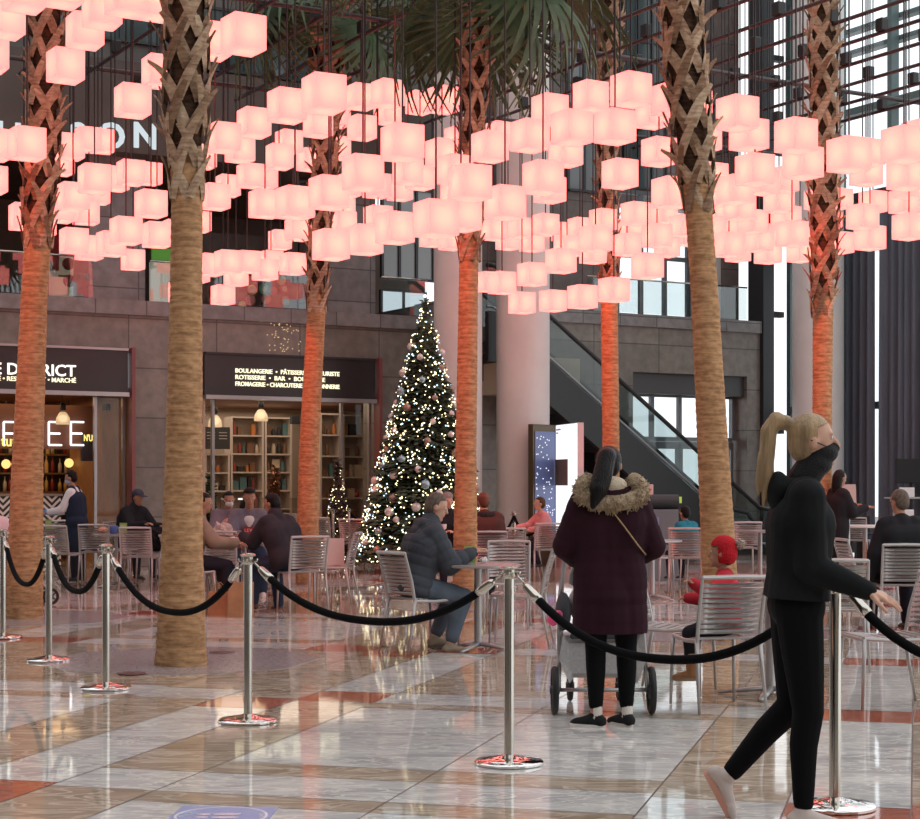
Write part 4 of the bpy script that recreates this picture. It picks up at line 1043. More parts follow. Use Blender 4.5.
for i, (dx, dy, s, l) in enumerate(((-.18, -.08, (.10, .08, .035), 'crumpled white wrapper at the left of the dining table'), (.0, -.15, (.12, .09, .03), 'flattened white wrapper at the near side of the dining table'), (.08, .04, (.09, .08, .05), 'crumpled white wrapper in the middle of the dining table'), (-.1, .12, (.10, .08, .04), 'white wrapper at the far side of the dining table'))):
    crumple(tb + Vector((dx, dy, .733)), s, i, label=l, g='white food wrappers')
def card(p, rz, label, h=.15, w_=.10, c=(.30, .42, .12)):
    e = empty('menu_card', p, R(rz), label, 'menu card', 'green table cards')
    m = MB(); m.box((0, 0, h / 2), (w_, .012, h)); m.build('card', mat('green_card', c, .5), e)
    m = MB()
    for z in (.55, .66, .77): m.box((0, -.0075, h * z), (w_ * .7, .001, h * .05))
    m.build('print', mat('card_print', (.62, .66, .42), .5), e)
    m = MB(); m.box((0, 0, .004), (w_ * 1.1, .06, .008)); m.build('holder', mat('clear_plastic', (.6, .6, .6), .2), e)
tp = at(478, 650); card(tp + Vector((-.07, -.05, .733)), 12, 'green menu card standing on the puffer man\'s table')
crumple(tp + Vector((.05, .08, .733)), (.04, .04, .03), 31, 'paper_napkin', label='crumpled napkin beside the green card on the puffer man\'s table', cat='napkin')
card(at(50, 578) + Vector((.0, -.1, .733)), 0, 'green card on the table beside the leftmost palm')
card(at(116, 587) + Vector((.12, -.1, .733)), 0, 'green card on the table below the man in the cap')
o = MB(); o.lathe([(.05, 0), (.06, .10), (.055, .11)], 12); o = o.build('blue_tub', mat('blue_plastic', (.10, .16, .45), .4), None, smooth=True); o.location = at(116, 587) + Vector((-.02, -.05, .733)); tag(o, 'small blue tub left of the green card, below the man in the cap', 'tub')
crumple(at(116, 587) + Vector((-.16, -.1, .733)), (.09, .07, .05), 8, 'snack_pack', mat('snack_tan', (.55, .28, .2), .6), 'heap of brown snack wrappers beside the blue tub', 'wrapper')
# bags
def bag(p, w_, d_, h, m, rz, label, handle=True, cat='bag'):
    e = empty('paper_bag', p, R(rz), label, cat)
    s = MB(); s.add([(-w_ / 2, -d_ / 2, 0), (w_ / 2, -d_ / 2, 0), (w_ / 2, d_ / 2, 0), (-w_ / 2, d_ / 2, 0),
        (-w_ / 2, -d_ / 2 + .01, h), (w_ / 2, -d_ / 2 + .01, h), (w_ / 2, d_ / 2 - .01, h), (-w_ / 2, d_ / 2 - .01, h),
        (-w_ / 2 + .025, 0, h * .5), (w_ / 2 - .025, 0, h * .5),
        (-w_ / 2 + .01, -d_ / 2 + .02, h), (w_ / 2 - .01, -d_ / 2 + .02, h), (w_ / 2 - .01, d_ / 2 - .02, h), (-w_ / 2 + .01, d_ / 2 - .02, h), (0, 0, .02)],
        [(3, 2, 1, 0), (0, 1, 5, 4), (2, 3, 7, 6), (0, 4, 8), (4, 7, 8), (7, 3, 8), (3, 0, 8), (1, 9, 5), (5, 9, 6), (6, 9, 2), (2, 9, 1), (4, 5, 11, 10), (5, 6, 12, 11), (6, 7, 13, 12), (7, 4, 10, 13), (10, 11, 14), (11, 12, 14), (12, 13, 14), (13, 10, 14)])
    s.build('body', m, e)
    if handle:
        for y in (-d_ / 2 + .015, d_ / 2 - .015):
            t = MB(); t.tube([(-w_ * .2, y, h - .02), (-w_ * .17, y, h + .07), (0, y, h + .1), (w_ * .17, y, h + .07), (w_ * .2, y, h - .02)], .005, 6); t.build('handle', m, e, smooth=True)
kraft = mat('brown_kraft_paper', (.42, .21, .10), .7, var=.15)
bag(at(241, 616), .27, .16, .36, kraft, 8, 'larger brown paper bag on the floor left of the fourth post')
bag(at(219, 615), .2, .14, .25, kraft, -6, 'smaller brown paper bag on the floor beside the tan palm')
bag(at(332, 604) + Vector((0.02, 0, .462)), .24, .13, .31, mat('white_paper_bag', (.72, .62, .58), .6), 10, 'pale paper bag on the seat of the pink-lit chair', False)
bag(at(869, 620) + Vector((.02, 0, .462)), .2, .12, .25, mat('tan_bag', (.45, .2, .14), .6), 70, 'brown bag on the sideways chair near the right edge')
crumple(at(97, 583) + Vector((0, 0, .46)), (.2, .14, .09), 77, 'shoulder_bag', mat('black_cloth', (.012, .012, .013), .9), 'black bag slumped on a chair seat, far left', 'bag')
crumple(at(151, 584) + Vector((0, 0, .44)), (.33, .2, .22), 78, 'folded_coat', mat('black_padding', (.014, .012, .016), .7), 'dark padded coat heaped beside the man in the cap', 'coat')
crumple(at(222, 600) + Vector((0, 0, .55)), (.16, .12, .22), 79, 'fleece_coat', mat('pink_fleece', (.62, .42, .38), .95, bump=.8, bscale=60), 'pale pink fleece coat draped on a chair in the dining group', 'coat')
chair(220, 600, 95, 'slatted chair under the pink fleece coat')
# ================================================================ Christmas trees
def xmas(p, h, r, seed, label, nb, nl, no, lightc, needle, lsz=.014, orn_cols=None, base=True, parts=True):
    r_ = random.Random(seed); e = empty('christmas_tree', p, 0, label, 'Christmas tree')
    m = MB(); m.tube([(0, 0, 0), (0, 0, h * .95)], [r * .07, r * .015], 8); m.build('trunk', mat('tree_trunk', (.08, .05, .03), .8), e, smooth=True)
    # dark inner cone + needle sprigs
    m = MB(); m.lathe([(r * .12, h * .05), (r * .72, h * .07), (r * .5, h * .35), (r * .26, h * .66), (.01, h * .96)], 20)
    vs = []; fs = []
    for i in range(nb):
        u = 1 - math.sqrt(r_.random()); u = min(.985, u); z = h * (.045 + .94 * u)
        rm = r * (1 - u) ** .9 * (1 + .10 * math.sin(u * 60)) ; a = r_.uniform(0, 2 * math.pi)
        o0 = Vector((math.cos(a), math.sin(a), 0)); L = .13 + .10 * (1 - u)
        tipp = o0 * (rm * r_.uniform(.86, 1.07)) + Vector((0, 0, z - .03)); root = tipp - o0 * L + Vector((0, 0, r_.uniform(-.02, .07)))
        ax = (tipp - root).normalized(); sd = ax.cross(Vector((0, 0, 1))).normalized(); up = sd.cross(ax)
        k = len(vs)
        for t_, wv in ((0, .4), (.5, 1), (1, .1)):
            c = root.lerp(tipp, t_); w_ = .034 * wv * (1 + (1 - u))
            vs += [c - sd * w_, c + up * w_ * .5, c + sd * w_, c - up * w_ * .4]
        for q in range(2):
            for j in range(4): fs.append((k + q * 4 + j, k + q * 4 + (j + 1) % 4, k + q * 4 + 4 + (j + 1) % 4, k + q * 4 + 4 + j))
    m.add(vs, fs); m.build('foliage', needle, e, recalc=False)
    m = MB()
    for i in range(nl):
        u = 1 - math.sqrt(r_.random()); u = min(u, .98); z = h * (.04 + .945 * u); rm = r * (1 - u) ** .9 * r_.uniform(.9, 1.1); a = r_.uniform(0, 2 * math.pi)
        m.mi = 0 if r_.random() < .8 else 1
        c = Vector((rm * math.cos(a), rm * math.sin(a), z)); s = lsz * r_.uniform(.6, 1.2)
        m.add([c + Vector(v) * s for v in ((1, 0, 0), (-1, 0, 0), (0, 1, 0), (0, -1, 0), (0, 0, 1), (0, 0, -1))], [(0, 2, 4), (2, 1, 4), (1, 3, 4), (3, 0, 4), (2, 0, 5), (1, 2, 5), (3, 1, 5), (0, 3, 5)])
    o = m.build('string_lights', lightc, e, recalc=False); o['kind'] = 'stuff'
    if no:
        om = [mat('bauble_silver', (.75, .72, .70), .3, .3), mat('bauble_brown', (.38, .27, .22), .3, .4), mat('bauble_ice', (.35, .52, .6), .25, .5)] if not orn_cols else orn_cols
        pr = [None] * len(om)
        for i in range(no):
            u = (i + .5) / no; u = 1 - math.sqrt(1 - u * .97); z = h * (.05 + .93 * u); rm = r * (1 - u) ** .9 * 1.0; a = i * 2.399963 + r_.uniform(-.3, .3)
            k = r_.randrange(len(om)) if i % 3 else 0
            s = r_.uniform(.045, .078) * (r / 1.05 if r < 1 else 1) * (1.2 if r < .5 else 1)
            if pr[k] is None: b = MB(); b.ell((0, 0, 0), 1, 14, 10); b.lathe([(.16, .97), (.16, 1.15), (.05, 1.2)], 8); pr[k] = b.build('bauble', om[k], e, smooth=True); o = pr[k]
            else: o = pr[k].copy(); col.objects.link(o); o.parent = e
            o.location = (rm * math.cos(a), rm * math.sin(a), z); o.scale = (s, s, s)
    return e
ndl = mat('fir_needles', (.05, .075, .045), .8, var=.4, vscale=9)
wl = [emis('tree_light_warm', (1, .84, .5), 4.2), emis('tree_light_cool', (.55, .85, 1), 2.4)]
tp_ = at(425, 572)
xmas(tp_, (572 - 292) * tp_.y / F, 1.09, 5, 'tall Christmas tree covered in warm lights and silver baubles', 7500, 2100, 99, wl, ndl, .0145)
m = MB(); m.ell((0, 0, 0), .03, 8, 6); o = m.build('tree_topper', emis('topper', (1, .95, .85), 1.6), None, smooth=True); o.location = tp_ + Vector((0, 0, (572 - 296) * tp_.y / F)); tag(o, 'small pale glowing topper on the tall Christmas tree', 'tree topper')
sm = lambda px, n, py_top, wpx, lab, sd, lc, nd, oc=None, nl=160: (lambda p: xmas(p, zpx(px, py_top, n), wpx * p.y / F / 2, sd, lab, 900, nl, 14 if oc else 0, lc, nd, .010, oc))(W(T(px, n), n, 0))
sm(338, .75, 456, 36, 'small decorated Christmas tree with pale baubles, outside the market', 6, wl, mat('reddish_needles', (.06, .035, .025), .8, var=.4), [mat('bauble_pink', (.6, .42, .38), .35), mat('bauble_red', (.45, .06, .05), .3)])
sm(274, -1.2, 461, 12, 'slim cone tree of amber lights inside the market', 7, [emis('amber_light', (1, .45, .12), 3), emis('amber_light2', (1, .2, .1), 2)], mat('gold_needles', (.2, .08, .03), .7), None, 260)
sm(211, -1.0, 470, 18, 'unlit green fir between the tan palm and the market glass', 8, wl, mat('plain_fir', (.05, .11, .06), .8, var=.3), None, 6)
# ================================================================ kiosk
def kiosk():
    a = at(533, 567); b = at(556, 565.5); c = at(578, 569); h = CH + (HZ - 424) * a.y / F
    e = empty('info_kiosk', (a + c) / 2, 0, 'tall information kiosk with a blue starry poster and a bright white screen', 'kiosk')
    def slab(p, q, m, name, n0, n1, z0, z1, inset=0):
        d = (q - p).normalized(); nn = Vector((d.y, -d.x, 0)); p2, q2 = p + d * inset, q - d * inset
        s = MB(); vs = []
        for z in (z0, z1):
            for k_, x in ((n0, p2), (n0, q2), (n1, q2), (n1, p2)): vs.append(x + nn * k_ + Vector((0, 0, z)) - (a + c) / 2)
        s.add(vs, [(0, 3, 2, 1), (4, 5, 6, 7), (0, 1, 5, 4), (1, 2, 6, 5), (2, 3, 7, 6), (3, 0, 4, 7)]); return s.build(name, m, e)
    bronze = mat('kiosk_bronze', (.10, .075, .045), .4, .5)
    slab(a, b, bronze, 'left_frame', -.1, 0, 0, h); slab(b, c, mat('kiosk_white', (.6, .6, .62), .4), 'right_frame', -.1, 0, 0, h)
    pm = mat('starry_poster', (.09, .12, .26), .3, em=(.3, .38, .8), es=.06)
    slab(a, b, pm, 'poster', 0, .012, .5, h - .12, .05)
    slab(b, c, emis('white_screen', (.95, .97, 1), 1.25), 'screen', 0, .012, .35, h - .01, .03)
    q = slab(b, b.lerp(c, .62), mat('screen_text_panel', (.18, .12, .06), .5), 'notice_panel', .012, .02, h - 1.05, h - .6, .05)
    s = MB(); r_ = random.Random(9); d = (b - a).normalized(); nn = Vector((d.y, -d.x, 0))
    for i in range(60):
        s.ell(a + d * r_.uniform(.07, (b - a).length - .07) + nn * .014 + Vector((0, 0, r_.uniform(.8, h - .2))) - (a + c) / 2, .012, 5, 4)
    o = s.build('star_lights', emis('star_white', (.9, .9, 1), 1.2), e); o['kind'] = 'stuff'
    d2 = (c - b).normalized(); M = Matrix(((d2.x, 0, d2.y, 0), (d2.y, 0, -d2.x, 0), (0, 1, 0, 0), (0, 0, 0, 1)))
    for k_, (tx, z, sz, cm_) in enumerate((('BROOKFIELD', h - .10, .045, (.35, .08, .3)), ('PLACE', h - .16, .045, (.35, .08, .3)))):
        o = text_mesh('lettering', tx, sz, mat('violet_print', cm_, .5), Matrix.Translation(b + d2 * .07 + Vector((d2.y, -d2.x, 0)) * .016 + Vector((0, 0, z)) - (a + c) / 2) @ M, e, .002)
kiosk()
# ================================================================ floor sticker
def sticker():
    c = at(221, 817); e = empty('floor_sticker', c, 0, 'blue floor sticker with a white ring and two footprints', 'sticker')
    M = Matrix.Rotation(R(-15), 3, 'Z')
    blue = mat('sticker_blue', (.27, .37, .62), .3); wht = mat('sticker_white', (.72, .74, .82), .25); lil = mat('sticker_lilac', (.66, .62, .74), .25)
    s = MB(); s.box((0, 0, .003), (.42, .42, .004), rot=M @ Matrix.Rotation(R(12), 3, 'Z')); s.build('sheet', blue, e)
    s = MB(); n = 48; vs = []
    for r_ in (.185, .198):
        for z in (.0052, .0062):
            for j in range(n): vs.append((r_ * math.cos(2 * math.pi * j / n), r_ * math.sin(2 * math.pi * j / n), z))
    fs = []
    for j in range(n):
        k = (j + 1) % n; fs += [(n + j, n + k, 3 * n + k, 3 * n + j), (j, k, n + k, n + j), (2 * n + j, 3 * n + j, 3 * n + k, 2 * n + k)]
    s.add(vs, fs); s.build('ring', wht, e, recalc=False)
    for y in (-.035, .035):
        s = MB()
        s.ell((.02, y, .006), (.065, .026, .0012), 16, 6); s.ell((-.08, y * .9, .006), (.034, .022, .0012), 14, 6); s.build('footprint', lil, e, smooth=True)
    text_mesh('lettering', 'STAND', .04, wht, Matrix.Translation((-.15, -.045, .0058)) @ Matrix.Rotation(R(75), 4, 'Z'), e, .0005)
    text_mesh('lettering', 'HERE', .04, wht, Matrix.Translation((.145, .05, .0058)) @ Matrix.Rotation(R(-75), 4, 'Z'), e, .0005)
sticker()
# ================================================================ strollers
def wheel(e, c, r, ax, w_=.04, name='wheel'):
    c = Vector(c); t = MB(); n = 28; ax = Vector(ax).normalized(); u = ax.cross(Vector((0, 0, 1))).normalized(); v = Vector((0, 0, 1))
    t.tube([c + (u * math.cos(2 * math.pi * j / n) + v * math.sin(2 * math.pi * j / n)) * (r - w_ * .4) for j in range(n + 1)], w_ * .4, 8, cap=False)
    w = t.build(name, mat('black_rubber', (.015, .015, .016), .6), e, smooth=True)
    s = MB(); s.tube([c - ax * w_ * .6, c + ax * w_ * .6], .025, 10)
    for j in range(5):
        a = 2 * math.pi * j / 5; s.tube([c, c + (u * math.cos(a) + v * math.sin(a)) * (r - w_ * .6)], [.014, .009], 6)
    s.build('spokes', mat('dark_plastic', (.05, .05, .055), .4), w, smooth=True)
    return w
def stroller(loc, rz, label, hood=None, lite=False):
    e = empty('stroller', loc, rz, label, 'stroller')     # local +y = pushing direction
    fr = mat('stroller_frame', (.45, .45, .46), .3, .8); gf = mat('heather_grey_fabric', (.47, .455, .45), .9, var=.12, vscale=60); dk = mat('quilted_dark', (.05, .052, .06), .8)
    for sx in (-1, 1):
        wheel(e, (sx * .295, -.02, .148), .148, (1, 0, 0), .05)
        wheel(e, (sx * .16, .62, .10), .10, (1, 0, 0), .045)
        m = MB(); m.tube([(sx * .27, -.02, .15), (sx * .26, .10, .5), (sx * .25, .18, .72), (sx * .235, -.12, .98)], .014, 8); m.build('side_frame', fr, e, smooth=True)
        m = MB(); m.tube([(sx * .26, .12, .55), (sx * .2, .45, .3), (sx * .16, .6, .18), (sx * .16, .62, .12)], .013, 8); m.build('front_strut', fr, e, smooth=True)
        m = MB(); m.ell((sx * .235, .1, .62), (.05, .16, .12), 12, 8); m.build('quilted_side', dk, e, smooth=True)
    m = MB(); m.tube([(-.235, -.12, .98), (-.2, -.17, 1.01), (.2, -.17, 1.01), (.235, -.12, .98)], .017, 8); m.build('handlebar', dk, e, smooth=True)
    m = MB(); m.tube([(-.27, -.02, .15), (.27, -.02, .15)], .012, 8); m.build('axle', fr, e, smooth=True)
    # storage basket
    m = MB(); y0, y1 = .02, .5
    m.add([(-.24, y0, .46), (.24, y0, .46), (.2, y1, .46), (-.2, y1, .46), (-.21, y0 - .03, .22), (.21, y0 - .03, .22), (.15, y1 - .05, .22), (-.15, y1 - .05, .22), (-.24, y0 - .02, .34), (.24, y0 - .02, .34)],
          [(4, 5, 9, 8), (8, 9, 1, 0), (7, 6, 5, 4), (2, 3, 7, 6), (3, 0, 8, 4, 7), (1, 2, 6, 5, 9), (0, 1, 2, 3)])
    m.build('storage_basket', gf, e, bevel=.03)
    m = MB(); m.box((0, .0, .475), (.4, .04, .035)); m.build('basket_trim', dk, e, bevel=.01)
    # seat shell and hood
    m = MB(); m.ell((0, .22, .66), (.2, .28, .17), 18, 10); m.build('seat_shell', gf, e, smooth=True)
    hm = hood or gf
    m = MB(); n1, n2 = 14, 8; vs = []; fs = []
    for i in range(n2 + 1):
        ph = R(-10 + 125 * i / n2)
        for j in range(n1 + 1):
            a = math.pi * j / n1; vs.append((.205 * math.cos(a), .12 + .25 * math.sin(a) * math.cos(ph) - .08, .80 + .25 * math.sin(a) * math.sin(ph)))
    for i in range(n2):
        for j in range(n1): k = i * (n1 + 1) + j; fs.append((k, k + 1, k + n1 + 2, k + n1 + 1))
    m.add(vs, fs); o = m.build('hood', hm, e, smooth=True, recalc=False)
    return e
s0 = stroller((at(553, 713) + at(653, 715)) / 2 , 0, 'grey stroller pushed by the woman in the maroon coat')
m = MB(); m.ell((0, 0, 0), (.035, .035, .035), 12, 8); m.ell((.03, 0, .03), (.028, .028, .028), 10, 8); m.ell((-.01, -.02, .045), (.02, .02, .02), 10, 8)
o = m.build('hanging_toy', mat('hot_pink_plastic', (.85, .08, .25), .4), None, smooth=True); o.location = pt(553, 620, 10.0); tag(o, 'small hot-pink toy hanging at the left side of the stroller', 'toy')
stroller(at(-6, 606), R(-60), 'stroller with pale lilac hood cut by the left edge', mat('lilac_hood', (.5, .44, .47), .8))
# ================================================================ stage corner on the right
def boxes(name, label, cat, lst, grp=None):
    c0 = None; e = None
    for pn, m, c, s, rz in lst:
        if e is None: c0 = Vector((c[0], c[1], 0)); e = empty(name, c0, 0, label, cat, grp)
        p = MB(); p.box(Vector(c) - c0, s, rz); p.build(pn, m, e, bevel=.006)
    return e
def pz(px, py, d): v = pt(px, py, d); return (v.x, v.y, v.z)
d = 27.5
whp = mat('white_laminate', (.78, .78, .78), .3)
ht = empty('high_table', at(865, 570), 0, 'white-topped high table in the distance right of the walking woman', 'table')
m = MB(); m.lathe([(.40, .70), (.42, .71), (.42, .735), (.41, .74)], 32); m.build('table_top', whp, ht, smooth='auto')
m = MB(); m.tube([(0, 0, .02), (0, 0, .7)], .04, 12); m.lathe([(.28, 0), (.28, .015), (.05, .03)], 24); m.build('pedestal', tabM, ht, smooth='auto')
sg_ = empty('sign_stand', at(848, 585), 0, 'slim standing sign with a pink-lit board behind the walking woman', 'sign')
m = MB(); m.tube([(0, 0, .02), (0, 0, 1.12)], .028, 10); m.lathe([(.2, 0), (.2, .015), (.03, .03)], 20); m.build('pole', tabM, sg_, smooth='auto')
m = MB(); m.box((0, -.01, 1.26), (.22, .02, .30), rot=Matrix.Rotation(-.2, 3, 'X')); m.build('board', mat('pink_board', (.62, .42, .38), .4), sg_)
d = 32
e = empty('monitor_stand', pt(912, 485, d) * 1.0 - Vector((0, 0, CH)), 0, 'large black monitor on a stand in front of the curtains at the right edge', 'monitor')
m = MB(); zc_ = CH + (HZ - 471) * d / F; m.box((0, 0, zc_), (.62, .05, .46)); m.build('screen', mat('screen_black', (.008, .008, .01), .5), e, bevel=.01)
m = MB(); m.tube([(0, .06, .02), (0, .06, zc_)], .03, 8); m.box((0, .06, .02), (.5, .4, .03)); m.build('stand', black, e)
boxes('stage_desk', 'grey metal desk rack with white papers in front of the curtains', 'desk', [('top', tabM, pz(905, 498, 30), (.62, .5, .03), 0), ('leg', tabM, (pz(891, 520, 30)[0], 29.8, .58), (.035, .035, 1.16), 0), ('leg', tabM, (pz(919, 520, 30)[0], 29.8, .58), (.035, .035, 1.16), 0), ('lower_shelf', tabM, (pz(905, 498, 30)[0], 30, .5), (.5, .45, .03), 0), ('papers', whp, (pz(906, 490, 30)[0], 29.95, pz(906, 498, 30)[2] + .10), (.26, .06, .17), 0), ('papers', whp, (pz(903, 512, 30)[0], 29.7, .9), (.22, .02, .14), 0)])
boxes('stage_speaker', 'black speaker cabinet on the floor in front of the curtains', 'speaker', [('cabinet', black, (pz(861, 514, 31)[0], 31, .62), (.26, .3, .44), 0), ('base', black, (pz(861, 514, 31)[0], 31, .2), (.2, .2, .4), 0)])
boxes('equipment_case', 'low dark blue case beside the curtains', 'case', [('body', mat('navy_case', (.03, .05, .12), .5), (pz(880, 535, 30.5)[0], 30.5, .25), (.5, .4, .5), 0), ('lid', black, (pz(880, 535, 30.5)[0], 30.5, .52), (.52, .42, .04), 0)])
# waste station and small signs by the escalator foot
boxes('waste_station', 'dark-topped grey waste station behind the stroller woman\'s shoulder', 'bin', [('body', mat('bin_grey', (.2, .22, .24), .4), (pz(658, 525, 25)[0], 25, .52), (.55, .4, 1.04), 0), ('poster', mat('bin_poster', (.3, .3, .5), .4), (pz(652, 525, 25)[0], 24.79, .72), (.16, .02, .42), 0)])
o = MB(); o.tube([(-.3, 0, 0), (.3, 0, 0)], .11, 16); o = o.build('rolled_mat', mat('dark_roll', (.04, .05, .055), .6), smooth='auto'); o.location = Vector((pz(658, 500, 25)[0], 25, 1.15)); tag(o, 'dark rolled mat lying on top of the waste station', 'roll')
boxes('counter_sign', 'small white sign standing left behind the rolled mat', 'sign', [('board', mat('sign_pale', (.6, .55, .55), .4), (pz(649, 490, 26)[0], 26, pz(649, 490, 26)[2]), (.13, .02, .17), 0), ('post', tabM, (pz(649, 490, 26)[0], 26.02, .62), (.03, .03, 1.24), 0)])
boxes('safety_label', 'tiny yellow-green label at the escalator foot', 'label', [('plate', mat('yellow_green', (.45, .6, .08), .4, em=(.5, .8, .1), es=.3), (pz(679, 500, 31.2)[0], 31.2, pz(679, 500, 31.2)[2]), (.10, .02, .12), 0)])
# a far rope barrier near the tree
for i, (px, py, l) in enumerate(((333, 569, 'small distant rope post left of the Christmas tree'), (349, 566, 'small distant rope post at the left foot of the Christmas tree'), (514, 577, 'distant rope post left of the girl in pink'))):
    stanchion(px, py + 3, l)
def far_rope(a, b, label, za=.93, zb=.93):
    A = at(*a) + Vector((0, 0, za)); B = at(*b) + Vector((0, 0, zb)); m = MB()
    m.tube([A.lerp(B, u) - Vector((0, 0, .28 * (1 - (2 * u - 1) ** 2))) for u in [j / 12 for j in range(13)]], .022, 8); o = m.build('velvet_rope', velvet, smooth=True); tag(o, label, 'rope', 'black ropes of the far barrier')
far_rope((349, 566), (410, 566), 'distant black rope in front of the Christmas tree')
far_rope((514, 577), (542, 580), 'distant black rope from the post towards the girl in pink')
far_rope((514, 577), (484, 580), 'distant black rope left of the far post')
# outside bare trees
def bare_tree(p, h, seed, label):
    r_ = random.Random(seed); m = MB()
    def br(a, d_, L, r, dep):
        b = a + d_ * L; m.tube([a, (a + b) / 2 + Vector((r_.uniform(-1, 1), r_.uniform(-1, 1), 0)) * L * .06, b], [r, r * .8, r * .6], 6)
        if dep:
            for _ in range(3): br(b - d_ * L * r_.uniform(0, .35), (d_ + Vector((r_.uniform(-1, 1), r_.uniform(-1, 1), r_.uniform(-.2, .6))) * .8).normalized(), L * r_.uniform(.6, .8), r * .55, dep - 1)
    br(Vector((0, 0, 0)), Vector((0, 0, 1)), h * .3, .09, 4)
    o = m.build('bare_tree', mat('winter_bark', (.16, .13, .11), .9), smooth=True); o.location = p; tag(o, label, 'tree')
bare_tree(W(T(668), -9, 0), 6.5, 2, 'leafless tree outside, seen through the doors left of the leaning palm')
bare_tree(W(T(800), -9, 0), 9, 3, 'leafless tree outside the tall glazing, beside the right white column')
bare_tree(W(T(700), -12, 0), 8, 5, 'leafless tree outside, seen through the upper windows over the doors')
# ================================================================ people
def cap(mb, a, b, ra, rb, n=12):
    a = Vector(a); b = Vector(b); d = b - a; L = d.length
    if L < 1e-5: return mb.ell(a, ra, n, 8)
    d.normalize(); pts = []; rs = []
    for k in range(5): t = k / 4 * math.pi / 2 * .98; pts.append(a - d * ra * math.cos(t)); rs.append(max(.001, ra * math.sin(t)))
    for k in range(4, -1, -1): t = k / 4 * math.pi / 2 * .98; pts.append(b + d * rb * math.cos(t)); rs.append(max(.001, rb * math.sin(t)))
    return mb.tube(pts, rs, n)
def chain(mb, pts, rs):
    for i in range(len(pts) - 1): cap(mb, pts[i], pts[i + 1], rs[i], rs[i + 1])
def remesh(mb, vox, smooth=2, name='tmp'):
    o = mb.build(name, [], None)
    m = o.modifiers.new('r', 'REMESH'); m.mode = 'VOXEL'; m.voxel_size = vox; m.adaptivity = 0
    if smooth: s = o.modifiers.new('s', 'SMOOTH'); s.factor = .5; s.iterations = smooth
    me = eval_mesh(o, name); old = o.data; bpy.data.objects.remove(o); bpy.data.meshes.remove(old)
    return me
def cut(me, co, no):   # remove the part on the side of the normal
    bm = bmesh.new(); bm.from_mesh(me); bmesh.ops.bisect_plane(bm, geom=bm.verts[:] + bm.edges[:] + bm.faces[:], plane_co=co, plane_no=no, clear_outer=True)
    ed = [e for e in bm.edges if len(e.link_faces) == 1]
    if ed: bmesh.ops.holes_fill(bm, edges=ed)
    bm.to_mesh(me); bm.free()
def addobj(name, me, m, parent, smooth=True):
    me.materials.clear(); me.materials.append(m)
    me.polygons.foreach_set('use_smooth', [smooth] * len(me.polygons))
    o = bpy.data.objects.new(name, me); col.objects.link(o); o.parent = parent; me.name = name; return o
def dirv(pitch, side_ang=0, sx=1):
    p, a = R(pitch), R(side_ang); return Vector((sx * math.sin(a), math.sin(p) * math.cos(a), -math.cos(p) * math.cos(a)))
def joints(s, pz_, lean, legs, arms, hyaw=0, hpitch=0, side=0, pel=(0, 0), head_up=0, headk=1.0, legk=1.0):
    J = {}; P = Vector((pel[0], pel[1], pz_)); L = R(lean); u = Vector((math.sin(R(side)), math.sin(L), math.cos(L))).normalized()
    f = Vector((0, math.cos(L), -math.sin(L)))
    J['pel'] = P; J['up'] = u; J['fw'] = f
    J['waist'] = P + u * .14 * s; J['chest'] = P + u * .34 * s; J['shc'] = P + u * .475 * s; J['neck'] = P + u * .53 * s + f * .0
    hb = (u * .5 + Vector((0, 0, 1)) * .5 + f * .12).normalized() if not head_up else (u * (1 - head_up) + Vector((0, 0, 1)) * head_up).normalized()
    J['head'] = J['neck'] + hb * .165 * s * (1 + (headk - 1) * .5) + f * .02 * s
    J['H'] = Matrix.Rotation(R(hyaw), 3, 'Z') @ Matrix.Rotation(R(hpitch), 3, 'X')
    for k, sx, lg, am in (('L', -1, legs[0], arms[0]), ('R', 1, legs[1], arms[1])):
        hip = P + Vector((sx * .09 * s, 0, -.01 * s)); kn = hip + dirv(lg[0], lg[2] if len(lg) > 2 else 3, sx) * .43 * s * legk
        an = kn + dirv(lg[0] - lg[1], 0, sx) * .41 * s * legk
        J['hip' + k], J['kn' + k], J['an' + k] = hip, kn, an; J['ft' + k] = lg[3] if len(lg) > 3 else 0; J['fy' + k] = lg[4] if len(lg) > 4 else 0
        sh = J['shc'] + Vector((sx * .165 * s, 0, -.02 * s)); el = sh + dirv(am[0], am[2], sx) * .29 * s
        fp = am[0] + am[1]; ia = am[3] if len(am) > 3 else 0
        fd = dirv(fp, 0); fd = (fd * math.cos(R(ia)) + Vector((-sx * math.sin(R(ia)), 0, 0))).normalized(); wr = el + fd * .245 * s
        J['sh' + k], J['el' + k], J['wr' + k], J['hd' + k] = sh, el, wr, fd
    return J
